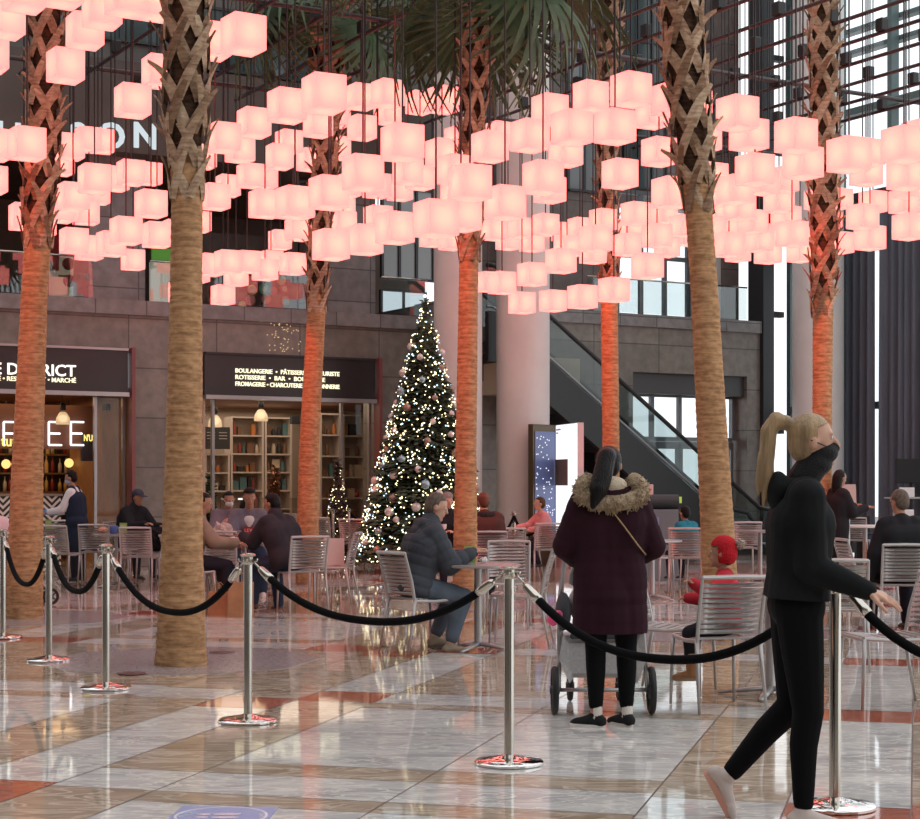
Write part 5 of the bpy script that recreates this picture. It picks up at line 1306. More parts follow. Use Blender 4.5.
def hand(W_, d, s, curl, side, vox=.0042, palm=None):
    m = MB(); d = d.normalized(); n_ = Vector(palm) if palm else Vector((0, 0, -1)); n_ = n_ - d * n_.dot(d)
    if n_.length < .1: n_ = Vector((0, 1, 0)) - d * d.y
    n_.normalize(); x = d.cross(n_).normalized() * side       # x points to the thumb side
    w = .040 * s
    for q in (-.75, -.25, .25, .75): cap(m, W_, W_ + d * .085 * s + x * w * q, .017 * s, .0125 * s, 8)
    lens = [.062, .075, .082, .073]
    for i, q in enumerate((-.85, -.28, .28, .85)):
        p = W_ + d * .088 * s + x * w * q; a = R(curl * .5); L = lens[i] * s; r = (.0085 if i else .0075) * s
        fd = d
        for k_, fr_ in enumerate((.45, .32, .23)):
            fd = (d * math.cos(a) + n_ * math.sin(a)); p2 = p + fd * L * fr_; cap(m, p, p2, r, r * .92, 8); p = p2; a += R(curl * .75); r *= .92
    p = W_ + d * .028 * s + x * w * .6
    for k_, (L, sp) in enumerate(((.042, .9), (.032, .55), (.026, .35))):
        fd = (d * 1.0 + x * sp + n_ * .35).normalized(); p2 = p + fd * L * s; cap(m, p, p2, (.013 - .002 * k_) * s, (.011 - .0015 * k_) * s, 8); p = p2
    return remesh(m, vox, 1)
def merge(mes):
    mb = MB()
    for me in mes: mb.add([v.co for v in me.vertices], [tuple(p.vertices) for p in me.polygons])
    me = bpy.data.meshes.new('body'); me.from_pydata(mb.v, [], mb.f); return me
skinA = mat('skin_light', (.62, .36, .26), .5, var=.06, vscale=12); skinB = mat('skin_tan', (.42, .22, .14), .5, var=.06, vscale=12)
def person(label, loc, psi, s, J, skin, vox, outfit, group=None, headk=1.0, fem=0, curl=35, curlR=None, near=False, palms=(None, None)):
    e = empty('person', loc, R(psi - 90), label, 'person', group)
    H = J['H']; hc = J['head']; k = s * headk
    hp = lambda x, y, z: hc + H @ Vector((x * k, y * k, z * k))
    b = MB()
    b.ell(hc + H @ Vector((0, -.008 * k, .022 * k)), (.074 * k, .092 * k, .092 * k), 20, 14, H)
    b.ell(hp(0, .022, -.045), (.052 * k, .062 * k, .066 * k), 16, 12, H)
    cap(b, hp(0, .090, .012), hp(0, .105, -.022), .008 * k, .0135 * k, 8); b.ell(hp(0, .078, -.052), (.024 * k, .014 * k, .012 * k), 10, 8, H); b.ell(hp(0, .07, -.092), (.02 * k, .02 * k, .018 * k), 10, 8, H)
    for sx in (-1, 1): b.ell(hp(sx * .076, -.008, -.008), (.010 * k, .02 * k, .032 * k), 10, 8, H); b.ell(hp(sx * .032, .074, .03), (.024 * k, .012 * k, .007 * k), 8, 6, H)
    cap(b, J['neck'] - J['up'] * .03 * s, hc - Vector((0, 0, .06 * k)), .055 * s, .05 * s)
    X = Vector((1, 0, 0))
    for P_, hw, r in ((J['pel'], .075, .105), (J['waist'], .06, .095), (J['chest'], .08, .105)): cap(b, P_ - X * hw * s, P_ + X * hw * s, r * s, r * s, 16)
    cap(b, J['pel'], J['chest'], .11 * s, .11 * s, 16); cap(b, J['shL'] * .9 + J['shR'] * .1, J['shR'] * .9 + J['shL'] * .1, .055 * s, .055 * s)
    for q in 'LR':
        chain(b, [J['sh' + q], J['el' + q], J['wr' + q]], [.046 * s, .037 * s, .025 * s])
        chain(b, [J['hip' + q], J['kn' + q], J['an' + q]], [.08 * s, .052 * s, .036 * s])
    parts = [remesh(b, vox, 2)]
    for i, (q, sx) in enumerate((('L', 1), ('R', -1))):
        parts.append(hand(J['wr' + q] - J['hd' + q] * .01, J['hd' + q], s * (1 if headk < 1.2 else .95), curlR if (q == 'R' and curlR is not None) else curl, sx, max(.0042, vox * .4), palms[i]))
    addobj('body', merge(parts), skin, e)
    for sx in (-1, 1):
        m = MB(); m.ell(hp(sx * .031, .0735, .012), (.0135 * k, .008 * k, .0085 * k), 10, 8, H); q = m.build('eye', mat('eye_white', (.75, .72, .7), .2), e, smooth=True)
        m = MB(); m.ell(hp(sx * .031, .0805, .012), (.0062 * k, .003 * k, .0062 * k), 8, 6, H); m.build('iris', mat('eye_dark', (.02, .012, .01), .15), q, smooth=True)
    m = MB(); m.ell(hp(0, .088, -.052), (.021 * k, .005 * k, .006 * k), 10, 6, H); m.build('lips', mat('lips', (.45, .15, .13), .4), e, smooth=True)
    for fn in outfit: fn(e, J, s, hp, k, vox)
    return e
# ---- garments
def top(m_, infl=.02, hem=-.06, quilt=0, sleeve=1.0, coat=0, name='jacket', wide=1.0, collar=0, cuffr=None):
    def fn(e, J, s, hp, k, vox):
        b = MB(); X = Vector((1, 0, 0)); i = infl
        tor = [(J['pel'], .085, .112 + i), (J['waist'], .072, .100 + i), (J['chest'], .095, .112 + i * 1.1)]
        for P_, hw, r in tor: cap(b, P_ - X * hw * s * wide, P_ + X * hw * s * wide, r * s, r * s, 16)
        for (A, hw, r), (B, hw2, r2) in zip(tor, tor[1:]):
            for q in (-1, 0, 1): cap(b, A + X * q * hw * s * wide, B + X * q * hw2 * s * wide, r * s, r2 * s, 16)
        for q in (-1, 1): cap(b, J['chest'] + X * q * .08 * s, J['shc'] + X * q * .12 * s - J['up'] * .015 * s, (.10 + i) * s, (.062 + i) * s)
        cap(b, J['shL'], J['shR'], (.055 + i) * s, (.055 + i) * s)
        cap(b, J['chest'], J['neck'] - J['up'] * .045 * s, (.10 + i) * s, (.062 + i) * s)
        if collar: cap(b, J['neck'] - J['up'] * .03 * s, J['neck'] + J['up'] * collar * s, (.072 + i * .6) * s, (.07 + i * .5) * s)
        segs = []
        for q in 'LR':
            wr = J['el' + q].lerp(J['wr' + q], sleeve)
            chain(b, [J['sh' + q], J['el' + q], wr], [(.056 + i) * s, (.047 + i) * s, (cuffr or (.034 + i * .7)) * s]); segs += [(J['sh' + q], J['el' + q]), (J['el' + q], wr)]
        if coat:
            for z_, hw, r in coat: P_ = Vector((J['pel'].x, J['pel'].y - .01, z_ * s)); cap(b, P_ - X * hw * s, P_ + X * hw * s, r * s, r * s, 16); cap(b, P_, J['pel'], (r + hw * .4) * s, .15 * s, 16); 
            zs = sorted(coat, key=lambda c: -c[0]); prev = (J['pel'].z / s, .085 * wide, .112 + i)
            for c in zs:
                for q in (-1, 1): cap(b, Vector((J['pel'].x + q * prev[1] * s, J['pel'].y, prev[0] * s)), Vector((J['pel'].x + q * c[1] * s, J['pel'].y - .01, c[0] * s)), prev[2] * s, c[2] * s, 16)
                prev = c
        me = remesh(b, vox, 3)
        if quilt:
            n = len(me.vertices); co = np.empty(n * 3); me.vertices.foreach_get('co', co); co = co.reshape(-1, 3)
            no = np.empty(n * 3); me.vertices.foreach_get('normal', no); no = no.reshape(-1, 3)
            S_ = [(J['pel'], J['neck'])] + segs; best = np.full(n, 1e9); par = np.zeros(n)
            for idx, (A, B) in enumerate(S_):
                A = np.array(A); B = np.array(B); d = B - A; L = np.linalg.norm(d); d = d / L; t = (co - A) @ d; tc = np.clip(t, 0, L) if idx else t
                ds = np.linalg.norm(co - (A + np.outer(tc, d)), axis=1) * (.62 if idx == 0 else 1)
                u = ds < best; best[u] = ds[u]; par[u] = t[u]
            co += no * (quilt * (np.abs(np.sin(np.pi * par / (.085 * s))) ** .5 - .6))[:, None]
            me.vertices.foreach_set('co', co.ravel()); me.update()
        if hem is not None: cut(me, J['pel'] + J['up'] * hem * s if not coat else Vector((0, 0, coat[-1][0] * s - .01)), -J['up'] if not coat else Vector((0, 0, -1)))
        addobj(name, me, m_, e)
    return fn
def pants(m_, it=.018, ish=.016, length=.97, name='trousers', flare=0):
    def fn(e, J, s, hp, k, vox):
        b = MB(); X = Vector((1, 0, 0))
        cap(b, J['pel'] - X * .08 * s, J['pel'] + X * .08 * s, (.108 + it * .6) * s, (.108 + it * .6) * s, 16); cap(b, J['pel'], J['waist'], (.105 + it * .6) * s, (.10 + it * .4) * s, 16)
        for q in 'LR':
            an = J['kn' + q].lerp(J['an' + q], length); mid = J['kn' + q].lerp(J['an' + q], .35) - Vector((0, .012 * s, 0))
            chain(b, [J['hip' + q], J['hip' + q].lerp(J['kn' + q], .45), J['kn' + q], mid, an], [(.092 + it) * s, (.078 + it) * s, (.056 + it * .9) * s, (.052 + ish) * s, (.036 + ish + flare) * s])
        me = remesh(b, vox, 3); addobj(name, me, m_, e)
    return fn
def shoes(m_, sole=None, sock=None, boot=0, trim=None, kk=1.0):
    def fn(e, J, s, hp, k, vox):
        for q, sx in (('L', -1), ('R', 1)):
            an = J['an' + q]; pit = R(J['ft' + q]); yw = R(J['fy' + q])
            M = Matrix.Rotation(yw, 3, 'Z') @ Matrix.Rotation(pit, 3, 'X'); f = lambda x, y, z: an + M @ Vector((x * s * kk, y * s * kk, z * s * kk))
            b = MB(); cap(b, f(0, -.035, -.045), f(0, .04, -.04), .036 * s * kk, .036 * s * kk); cap(b, f(0, .04, -.045), f(0, .135, -.062), .038 * s * kk, .028 * s * kk); cap(b, f(-sx * .008, .12, -.062), f(-sx * .01, .155, -.066), .03 * s * kk, .022 * s * kk)
            cap(b, f(0, -.02, -.04), f(0, 0, -.005), .036 * s * kk, .038 * s * kk)
            if boot: cap(b, f(0, -.01, -.03), f(0, -.005, boot), .046 * s * kk, .05 * s * kk)
            me = remesh(b, max(.006, vox * .7), 2); cut(me, f(0, 0, -.078), M @ Vector((0, 0, -1))); sh = addobj('shoe', me, m_, e)
            if sole:
                b = MB(); poly = []
                for j in range(24):
                    a = 2 * math.pi * j / 24; y = .055 + .118 * math.cos(a); x = (.036 + .010 * math.cos(a)) * math.sin(a) * (1.0); poly.append((x * s * kk, y * s * kk))
                b.prism(poly, .026 * s * kk, Matrix.Translation(f(0, 0, -.093)) @ M.to_4x4()); b.build('sole', sole, sh, smooth='auto')
            if sock: b = MB(); cap(b, f(0, -.005, -.02), f(0, -.004, .07), .037 * s, .037 * s); b.build('sock', sock, e, smooth=True)
            if trim: b = MB(); b.lathe([(.05 * s * kk, 0), (.062 * s * kk, .012), (.062 * s * kk, .05), (.05 * s * kk, .062)], 16, f(0, -.005, boot - .02)); b.build('fur_cuff', trim, sh, smooth=True)
    return fn
hairblk = mat('hair_black', (.012, .010, .010), .35, var=.3, vscale=30, stretch=(1, 1, .08), bump=.5, bscale=120)
hairbrn = mat('hair_brown', (.09, .045, .025), .4, var=.3, vscale=30, stretch=(1, 1, .08)); hairgry = mat('hair_grey_brown', (.13, .10, .08), .5, var=.3, vscale=40)
hairbld = mat('hair_blond', (.33, .22, .115), .4, var=.35, vscale=26, stretch=(1, 1, .15), bump=.5, bscale=90)
def hair(m_, style='short', name='hair'):
    def fn(e, J, s, hp, k, vox):
        H = J['H']; b = MB()
        b.ell(hp(0, -.016, .030), (.082 * k, .094 * k, .094 * k), 20, 14, H); b.ell(hp(0, -.045, -.005), (.074 * k, .064 * k, .085 * k), 16, 12, H)
        if style == 'pony':      # high bun with a tail swinging behind
            b.ell(hp(0, -.115, .085), (.032 * k, .034 * k, .034 * k), 12, 8, H)
            pts = [hp(0, -.11, .085), hp(0, -.15, .10), hp(.0, -.185, .05), hp(.0, -.195, -.05), hp(.005, -.20, -.15), hp(0, -.215, -.26)]; chain(b, pts, [.024 * k, .034 * k, .036 * k, .034 * k, .026 * k, .010 * k])
            pts = [hp(0, -.12, .10), hp(0.01, -.17, .06), hp(.02, -.215, -.05), hp(.02, -.235, -.16), hp(.02, -.24, -.22)]; chain(b, pts, [.02 * k, .022 * k, .022 * k, .016 * k, .006 * k])
        if style == 'lowpony':
            pts = [hp(0, -.08, .06), hp(-.01, -.14, .04), hp(-.03, -.18, -.06), hp(-.055, -.225, -.17), hp(-.09, -.25, -.27)]; chain(b, pts, [.05 * k, .058 * k, .062 * k, .058 * k, .02 * k])
        if style == 'long': chain(b, [hp(0, -.05, .0), hp(0, -.06, -.12), hp(0, -.07, -.2)], [.08 * k, .075 * k, .06 * k])
        if style == 'top': b.ell(hp(0, .01, .085), (.072 * k, .08 * k, .045 * k), 14, 10, H)
        me = remesh(b, max(.005, vox * .7), 2)
        # hairline: clear the face
        bm = bmesh.new(); bm.from_mesh(me); Hi = H.inverted(); dl = []
        for v in bm.verts:
            l = Hi @ (v.co - hc_(J)) / k
            if l.y > .012 and l.z < .068 + (l.y - .05) * .25 and abs(l.x) < .2: dl.append(v)
            elif l.y > -.012 and l.z < -.02 and style in ('short', 'top', 'pony'): dl.append(v)
        bmesh.ops.delete(bm, geom=dl, context='VERTS'); bm.to_mesh(me); bm.free()
        addobj(name, me, m_, e)
        if style == 'lowpony':
            r = MB(); r.ell(hp(-.003, -.12, .06), (.02 * k, .02 * k, .012 * k), 10, 6); r.build('hair_tie', mat('pink_tie', (.6, .2, .35), .4), e, smooth=True)
    return fn
def hc_(J): return J['head']
def mask(m_, low=False):
    def fn(e, J, s, hp, k, vox):
        H = J['H']; b = MB(); b.ell(hp(0, .030, -.050), (.060 * k, .075 * k, .052 * k), 18, 12, H); b.ell(hp(0, .085, -.03), (.022 * k, .028 * k, .024 * k), 12, 8, H)
        if low: b.ell(hp(0, .01, -.095), (.066 * k, .068 * k, .055 * k), 16, 10, H); cap(b, J['neck'] + Vector((0, 0, .0)), hp(0, .005, -.085), .068 * s, .066 * s)
        me = remesh(b, max(.005, vox * .7), 2)
        bm = bmesh.new(); bm.from_mesh(me); Hi = H.inverted(); dl = [v for v in bm.verts if (Hi @ (v.co - J['head'])).y / k < -.0 and not low]
        bmesh.ops.delete(bm, geom=dl, context='VERTS'); bm.to_mesh(me); bm.free(); addobj('face_mask', me, m_, e)
        for sx in (-1, 1):
            t = MB(); t.tube([hp(sx * .055, .05, -.025), hp(sx * .076, .015, -.01), hp(sx * .084, -.02, .005)], .0025 * k, 5); t.build('ear_loop', m_, e, smooth=True)
    return fn
def cap_hat(m_, style='beanie', m2=None):
    def fn(e, J, s, hp, k, vox):
        H = J['H']; b = MB(); b.ell(hp(0, -.012, .045), (.088 * k, .102 * k, .092 * k), 20, 14, H)
        if style == 'knit': b.ell(hp(0, -.03, .0), (.088 * k, .085 * k, .10 * k), 18, 12, H)
        me = remesh(b, .006, 2); bm = bmesh.new(); bm.from_mesh(me); Hi = H.inverted(); dl = []
        for v in bm.verts:
            l = Hi @ (v.co - J['head']) / k
            if l.z < (.03 if style != 'knit' else -.075) or (l.y > .02 and l.z < .05): dl.append(v)
        bmesh.ops.delete(bm, geom=dl, context='VERTS'); bm.to_mesh(me); bm.free(); o = addobj('hat', me, m_, e)
        if style == 'cap': t = MB(); t.ell(hp(0, .12, .052), (.07 * k, .06 * k, .008 * k), 16, 6, H); t.build('brim', m_, o, smooth=True)
        if style == 'knit':
            t = MB(); rr_ = random.Random(2)
            c = hp(0, -.135, .075)
            for j in range(60):
                a = Vector((rr_.gauss(0, 1), rr_.gauss(0, 1), rr_.gauss(0, 1))).normalized(); t.tube([c, c + a * .045 * k], [.010 * k, .004 * k], 5)
            t.ell(c, .033 * k, 10, 8); t.build('pompom', m2, o, smooth=True)
    return fn
# ---------------------------------------------------------------- 1 walking woman
blk = mat('black_jersey', (.010, .011, .012), .8, var=.3, vscale=6); legg = mat('black_leggings', (.004, .004, .005), .8)
s = 1.71 / 1.75; loc = at(796, 823)
J = joints(s, .925 * s, 3, [(0, 42, 2, -62), (5, 8, 2, 0)], [(-10, 22, 8), (2, 66, 6, -4)], hyaw=0, hpitch=2)
def neckgaiter(e, J, s, hp, k, vox): pass
def hoodback(e, J, s, hp, k, vox):
    b = MB(); p = J['neck'] - J['fw'] * .055 * s
    for a in range(-100, 101, 20): b.ell(J['neck'] + Vector((.085 * s * math.sin(R(a)), -.075 * s * math.cos(R(a)) + .01, -.02 * s - .012)), (.042 * s, .042 * s, .045 * s), 10, 8)
    b.ell(J['shc'] - J['fw'] * .10 * s, (.10 * s, .05 * s, .09 * s), 14, 10)
    addobj('hood', remesh(b, .01, 4), blk, e)
person('person walking right past the rope in black hoodie, leggings and face covering, blond ponytail', loc, -4, s, J, skinA, .009,
       [top(blk, .024, .03, name='hoodie', cuffr=.042), pants(legg, .012, .008, .93, 'leggings'), shoes(mat('shoe_white', (.62, .52, .48), .6), mat('sole_coral', (.62, .30, .22), .5)), hair(hairbld, 'pony'), mask(mat('black_glitter_mask', (.02, .02, .022), .5, bump=.4, bscale=150), True), hoodback], curl=12, curlR=14, near=True, palms=((0, 1, 0), (-.3, 0, -1)))
# ---------------------------------------------------------------- 2 woman with stroller
maroon = mat('maroon_coat', (.028, .008, .014), .75, var=.15, vscale=4); s = 1.63 / 1.75
J = joints(s, .935 * s, 3, [(0, 2, 0, 0, 62), (3, 4, 2, 0, 30)], [(4, 62, 22, 22), (4, 62, 22, 22)], hyaw=-8, hpitch=-4)
fur = mat('faux_fur', (.55, .43, .30), .95, c2=(.30, .21, .13), vscale=25, bump=.8, bscale=90)
def furhood(e, J, s, hp, k, vox):
    r_ = random.Random(3); b = MB(); c0 = J['neck'] + Vector((0, -.10 * s, -.03 * s))
    for j in range(27):
        a = R(-128 + 256 * j / 26); p = c0 + Vector((.185 * s * math.sin(a), -.045 * s * math.cos(a), .02 * s - .085 * s * math.cos(a) + .02))
        b.ell(p, (.05 * s, .05 * s, .052 * s), 10, 8)
        for _ in range(34):
            d = Vector((r_.gauss(0, 1), r_.gauss(0, 1) - .4, r_.gauss(0, 1))).normalized(); b.tube([p, p + d * .07 * s + Vector((0, 0, -.012))], [.011, .002], 4)
    b.build('fur_trim', fur, e, smooth=True)
    h = MB(); h.ell(J['neck'] + Vector((0, -.09 * s, -.06 * s)), (.15 * s, .07 * s, .14 * s), 18, 12); h.build('hood', maroon, e, smooth=True)
    h = MB(); h.ell(J['neck'] + Vector((0, -.10 * s, .035 * s)), (.10 * s, .06 * s, .06 * s), 16, 10); h.build('hood_lining', mat('cream_lining', (.58, .48, .36), .9, bump=.6, bscale=70), e, smooth=True)
def strap(e, J, s, hp, k, vox):
    t = MB(); a = J['shc'] + Vector((-.02, -.165 * s, -.04)); bq = J['waist'] + Vector((.16 * s, -.145 * s, .05)); q = a.lerp(bq, .5) + Vector((0, -.018, 0))
    t.tube([a, q, bq, bq + Vector((.05, .08, -.05))], .009, 6, flat=.5); t.build('bag_strap', mat('gold_strap', (.40, .26, .12), .5), e, smooth=True)
person('person in a long maroon coat with fur hood and black ponytail, standing behind the stroller', at(610, 727), 92, s, J, skinB, .010,
       [top(maroon, .036, 0, quilt=.004, coat=[(.80, .08, .150), (.68, .08, .155), (.60, .08, .155)], wide=1.0, name='coat', cuffr=.06), pants(legg, .012, .010, .86, 'leggings'), shoes(mat('black_knit_shoe', (.02, .02, .022), .8), mat('sole_white', (.75, .7, .66), .5), mat('white_sock', (.7, .64, .58), .8)), hair(hairblk, 'lowpony'), furhood, strap], curl=60)
# ---------------------------------------------------------------- 3 seated man in puffer
puff = mat('slate_puffer', (.055, .062, .075), .6, var=.12, vscale=5); jean = mat('blue_grey_jeans', (.10, .125, .16), .8, var=.15, vscale=10); s = 1.0
def hoodpuff(m_):
    def fn(e, J, s, hp, k, vox):
        b = MB(); c = J['neck'] - J['fw'] * .085 * s - J['up'] * .02 * s
        cap(b, c + Vector((-.09 * s, .02, 0)), c + Vector((.09 * s, .02, 0)), .058 * s, .058 * s); cap(b, c + Vector((-.06 * s, -.02, -.06)), c + Vector((.06 * s, -.02, -.06)), .055 * s, .055 * s)
        for a in (-1, 1): cap(b, c + Vector((a * .09 * s, .02, 0)), c + Vector((a * .085 * s, .12 * s, -.0)), .055 * s, .035 * s)
        addobj('hood', remesh(b, .012, 3), m_, e)
    return fn
J = joints(s, .555, 17, [(80, 106, 6, 0), (78, 96, 8, 0)], [(24, 84, 8, 14), (26, 88, 8, 12)], hyaw=-14, hpitch=-20)
mloc = at(412, 651) + Vector((.0, .0, 0))
person('person seated sideways in a slate puffer jacket and jeans, looking down at the table', mloc, 18, s, J, skinA, .011,
       [top(puff, .045, -.10, quilt=.011, name='puffer_jacket', wide=1.1, collar=.02, cuffr=.05), pants(jean, .022, .024, .86), shoes(mat('tan_sneaker', (.30, .24, .17), .8), mat('sole_dark', (.12, .10, .09), .6)), hair(hairgry, 'short'), hoodpuff(puff)], curl=45)
# ---------------------------------------------------------------- 4 child in the red hat
red = mat('red_knit', (.50, .02, .03), .9, bump=.6, bscale=70, var=.15); redj = mat('red_jacket', (.48, .03, .045), .8, var=.12); s = .60
J = joints(s, .53, 4, [(76, 78, 8, 0), (70, 66, 8, 0)], [(40, 84, 52, -30), (34, 60, 14, 10)], hyaw=-8, hpitch=2, headk=1.45, head_up=.7, legk=.95)
person('person, small child in red pompom hat and red jacket, seated sideways gripping the chair back', at(728, 706) + Vector((.0, .0, 0)), 168, s, J, skinB, .009,
       [top(redj, .04, -.10, name='jacket', collar=.0), pants(mat('black_child_pants', (.02, .02, .024), .8), .03, .03, .66), shoes(mat('tan_suede', (.36, .17, .07), .85), mat('sole_gum', (.3, .2, .12), .6), boot=.10, trim=mat('cream_fur', (.55, .45, .3), .95), kk=1.15), hair(hairbrn, 'short'), cap_hat(red, 'knit', mat('pompom_grey', (.42, .33, .28), .95))], headk=1.42, curl=55)
# ---------------------------------------------------------------- 5..9 dining group
drk = mat('charcoal_jacket', (.035, .032, .04), .75, var=.2, vscale=5); s = 1.0
J = joints(s, .56, 24, [(82, 82, 8, 0), (76, 84, 10, 0)], [(38, 70, 10, 14), (42, 66, 12, 16)], hyaw=14, hpitch=-14)
person('person seated back to the camera in a charcoal jacket, at the wrapper-strewn table', at(289, 611), 138, s, J, skinB, .014,
       [top(drk, .038, -.09, name='jacket', wide=1.15, collar=.03), pants(mat('navy_jeans', (.03, .045, .08), .8), .022, .022), shoes(mat('brown_shoe', (.09, .05, .035), .7), mat('sole_pale', (.5, .48, .45), .6)), hair(hairblk, 'short')], curl=50)
gry = mat('purple_grey_hoodie', (.17, .155, .19), .8, var=.15, vscale=5); s = 1.02
def shirt_print(e, J, s, hp, k, vox):
    c = J['chest'] + J['fw'] * .118 * s - J['up'] * .01; M = Matrix((( -1, 0, 0), (0, 0, 1), (0, 1, 0))).to_4x4()
    b = MB(); cap(b, J['waist'] + J['fw'] * .05 * s, J['chest'] + J['fw'] * .055 * s + J['up'] * .06 * s, .095 * s, .09 * s, 16); b.build('white_tshirt', mat('white_tee', (.70, .66, .64), .8), e, smooth=True)
    b = MB(); X = Vector((1, 0, 0)); o_ = J['chest'] + J['fw'] * .150 * s - J['up'] * .03; b.box(o_, (.15, .012, .085), rot=Matrix.Rotation(-.15, 3, 'X')); b.build('red_print', mat('red_print', (.5, .02, .03), .6), e)
    t = text_mesh('print_letters', 'LEV', .062, mat('white_print', (.75, .7, .7), .6), Matrix.Translation(o_ + Vector((.062, .008, -.02))) @ Matrix(((-1, 0, 0, 0), (0, 0, 1, 0), (0, 1, 0, 0), (0, 0, 0, 1))), e, .001)
J = joints(s, .56, 14, [(82, 84, 10, 0), (82, 84, 10, 0)], [(24, 62, 12, 20), (28, 70, 14, 24)], hyaw=10, hpitch=-16)
person('person facing the camera in a purple-grey open hoodie and white shirt with red print', at(249, 595), -82, s, J, skinB, .014,
       [top(gry, .03, -.06, name='hoodie'), shirt_print, pants(MC['navy_jeans'], .02, .02), shoes(MC['shoe_white']), hair(hairblk, 'top')], curl=45)
chair(249, 594, -85, 'slatted chair holding the person in the purple-grey hoodie')
beige = mat('beige_coat', (.26, .20, .15), .85, var=.15); s = .95
J = joints(s, .56, 12, [(80, 78, 6, 0), (84, 84, 8, 0)], [(34, 48, 8, 6), (38, 50, 8, 4)], hyaw=-6, hpitch=-10)
person('person in a beige coat reaching to the dining table, half hidden by the tan palm', at(190, 611), 12, s, J, skinB, .014,
       [top(beige, .035, -.2, name='coat', wide=1.1), pants(mat('dark_trousers', (.02, .02, .03), .8), .02, .02), shoes(mat('dark_shoe', (.03, .03, .03), .6)), hair(hairblk, 'short')], curl=40)
J = joints(.98, .57, 40, [(82, 84, 8, 0), (82, 84, 8, 0)], [(40, 40, 8, 6), (40, 40, 8, 6)], hyaw=0, hpitch=-20)
chair(216, 590, 15, 'slatted chair under the person bending forward in coral')
person('person bending forward in a coral-pink top between the tan palm and the hoodie', at(216, 590), 20, .98, J, skinB, .018,
       [top(mat('coral_top', (.55, .24, .17), .8), .03, -.1, name='sweater'), pants(MC['dark_trousers'], .02, .02), shoes(MC['dark_shoe']), hair(hairblk, 'short')])
J = joints(.96, .56, 16, [(82, 84, 8, 0), (82, 84, 8, 0)], [(30, 60, 14, 24), (30, 60, 14, 24)], hyaw=12, hpitch=-12)
chair(227, 584, -80, 'slatted chair under the masked person farthest back in the dining group')
person('person with white face mask and mauve-grey coat at the back of the dining group', at(227, 585), -75, .96, J, skinB, .018,
       [top(mat('mauve_coat', (.20, .15, .18), .8), .035, -.1, name='coat'), pants(MC['dark_trousers'], .02, .02), shoes(MC['dark_shoe']), hair(hairblk, 'short'), mask(mat('white_mask', (.68, .66, .68), .8))])
# ---------------------------------------------------------------- 10 waitress, 11 man in the cap
def vest(e, J, s, hp, k, vox):
    b = MB(); X = Vector((1, 0, 0))
    for P_, hw, r in ((J['pel'], .09, .15), (J['waist'], .085, .14), (J['chest'], .085, .152)): cap(b, P_ - X * hw * s, P_ + X * hw * s, r * s, r * s, 14)
    cap(b, J['pel'], J['chest'], .15 * s, .15 * s, 14); b.ell(J['pel'] - Vector((0, 0, .2)), (.20, .17, .32), 14, 10); cap(b, J['chest'] - X * .09 * s, J['shc'] - X * .09 * s + J['up'] * .03, .125 * s, .07 * s); cap(b, J['chest'] + X * .09 * s, J['shc'] + X * .09 * s + J['up'] * .03, .125 * s, .07 * s); [cap(b, J['waist'] + X * q, J['chest'] + X * q, .15 * s, .15 * s, 14) for q in (-.07, .07)]; addobj('apron_vest', remesh(b, .016, 3), mat('navy_vest', (.02, .03, .055), .7), e)
def gloves(e, J, s, hp, k, vox):
    for q in 'LR': b = MB(); chain(b, [J['wr' + q] - J['hd' + q] * .03, J['wr' + q] + J['hd' + q] * .07, J['wr' + q] + J['hd' + q] * .15], [.034, .04, .022]); b.build('glove', mat('blue_glove', (.08, .28, .55), .5), e, smooth=True)
J = joints(.93, .93 * .93, 6, [(2, 4, 3, 0), (-2, 2, 3, 0)], [(24, 58, 8, 12), (16, 66, 8, 10)], hyaw=0, hpitch=-14)
person('person standing by the café in a white shirt, navy vest, mask and blue gloves', at(77, 581), 172, .93, J, skinB, .018,
       [top(mat('white_shirt', (.72, .72, .74), .7), .018, -.04, name='shirt'), vest, gloves, pants(MC['dark_trousers'], .02, .02), shoes(MC['dark_shoe']), hair(hairblk, 'short'), mask(mat('blue_mask', (.35, .45, .6), .8))])
J = joints(1.0, .56, 20, [(82, 84, 10, 0), (82, 84, 10, 0)], [(36, 60, 14, 18), (40, 62, 14, 18)], hyaw=0, hpitch=-12)
person('person in a dark cap and dark coat seated at the far left café tables', at(127, 578), -38, 1.0, J, skinB, .018,
       [top(mat('black_coat', (.018, .018, .022), .75), .04, -.1, name='coat', wide=1.12, collar=.02), pants(MC['dark_trousers'], .02, .02), shoes(MC['dark_shoe']), cap_hat(mat('navy_cap', (.03, .035, .06), .7), 'cap'), hair(hairblk, 'short')])
# ---------------------------------------------------------------- 12..15 people by the tree
J = joints(.92, .55, 4, [(82, 84, 10, 0), (82, 84, 10, 0)], [(26, 86, 10, 30), (24, 80, 10, 24)], hyaw=0, hpitch=-2)
chair(446, 590, -80, 'slatted chair under the person with the grey hat by the middle palm')
person('person in black with a grey knit hat, facing the camera left of the middle palm', at(446, 589), -72, .92, J, skinA, .016,
       [top(MC['black_coat'], .035, -.1, name='coat', collar=.02), pants(MC['dark_trousers'], .02, .02), shoes(MC['dark_shoe']), hair(hairbrn, 'long'), cap_hat(mat('grey_knit', (.25, .22, .21), .95), 'beanie')])
p_ = at(446, 589); o = MB(); o.lathe([(.028, 0), (.036, .1), (.037, .1), (.037, .105)], 14); o = o.build('paper_cup', whp, smooth='auto'); o.location = pt(444, 532, p_.y - .36); tag(o, 'white paper cup held by the person with the grey hat', 'cup')
J = joints(.95, .56, 14, [(82, 84, 10, 0), (82, 84, 10, 0)], [(30, 62, 12, 20), (30, 62, 12, 20)], hyaw=6, hpitch=-6)
chair(487, 600, 95, 'slatted chair under the person in the brown coat right of the middle palm')
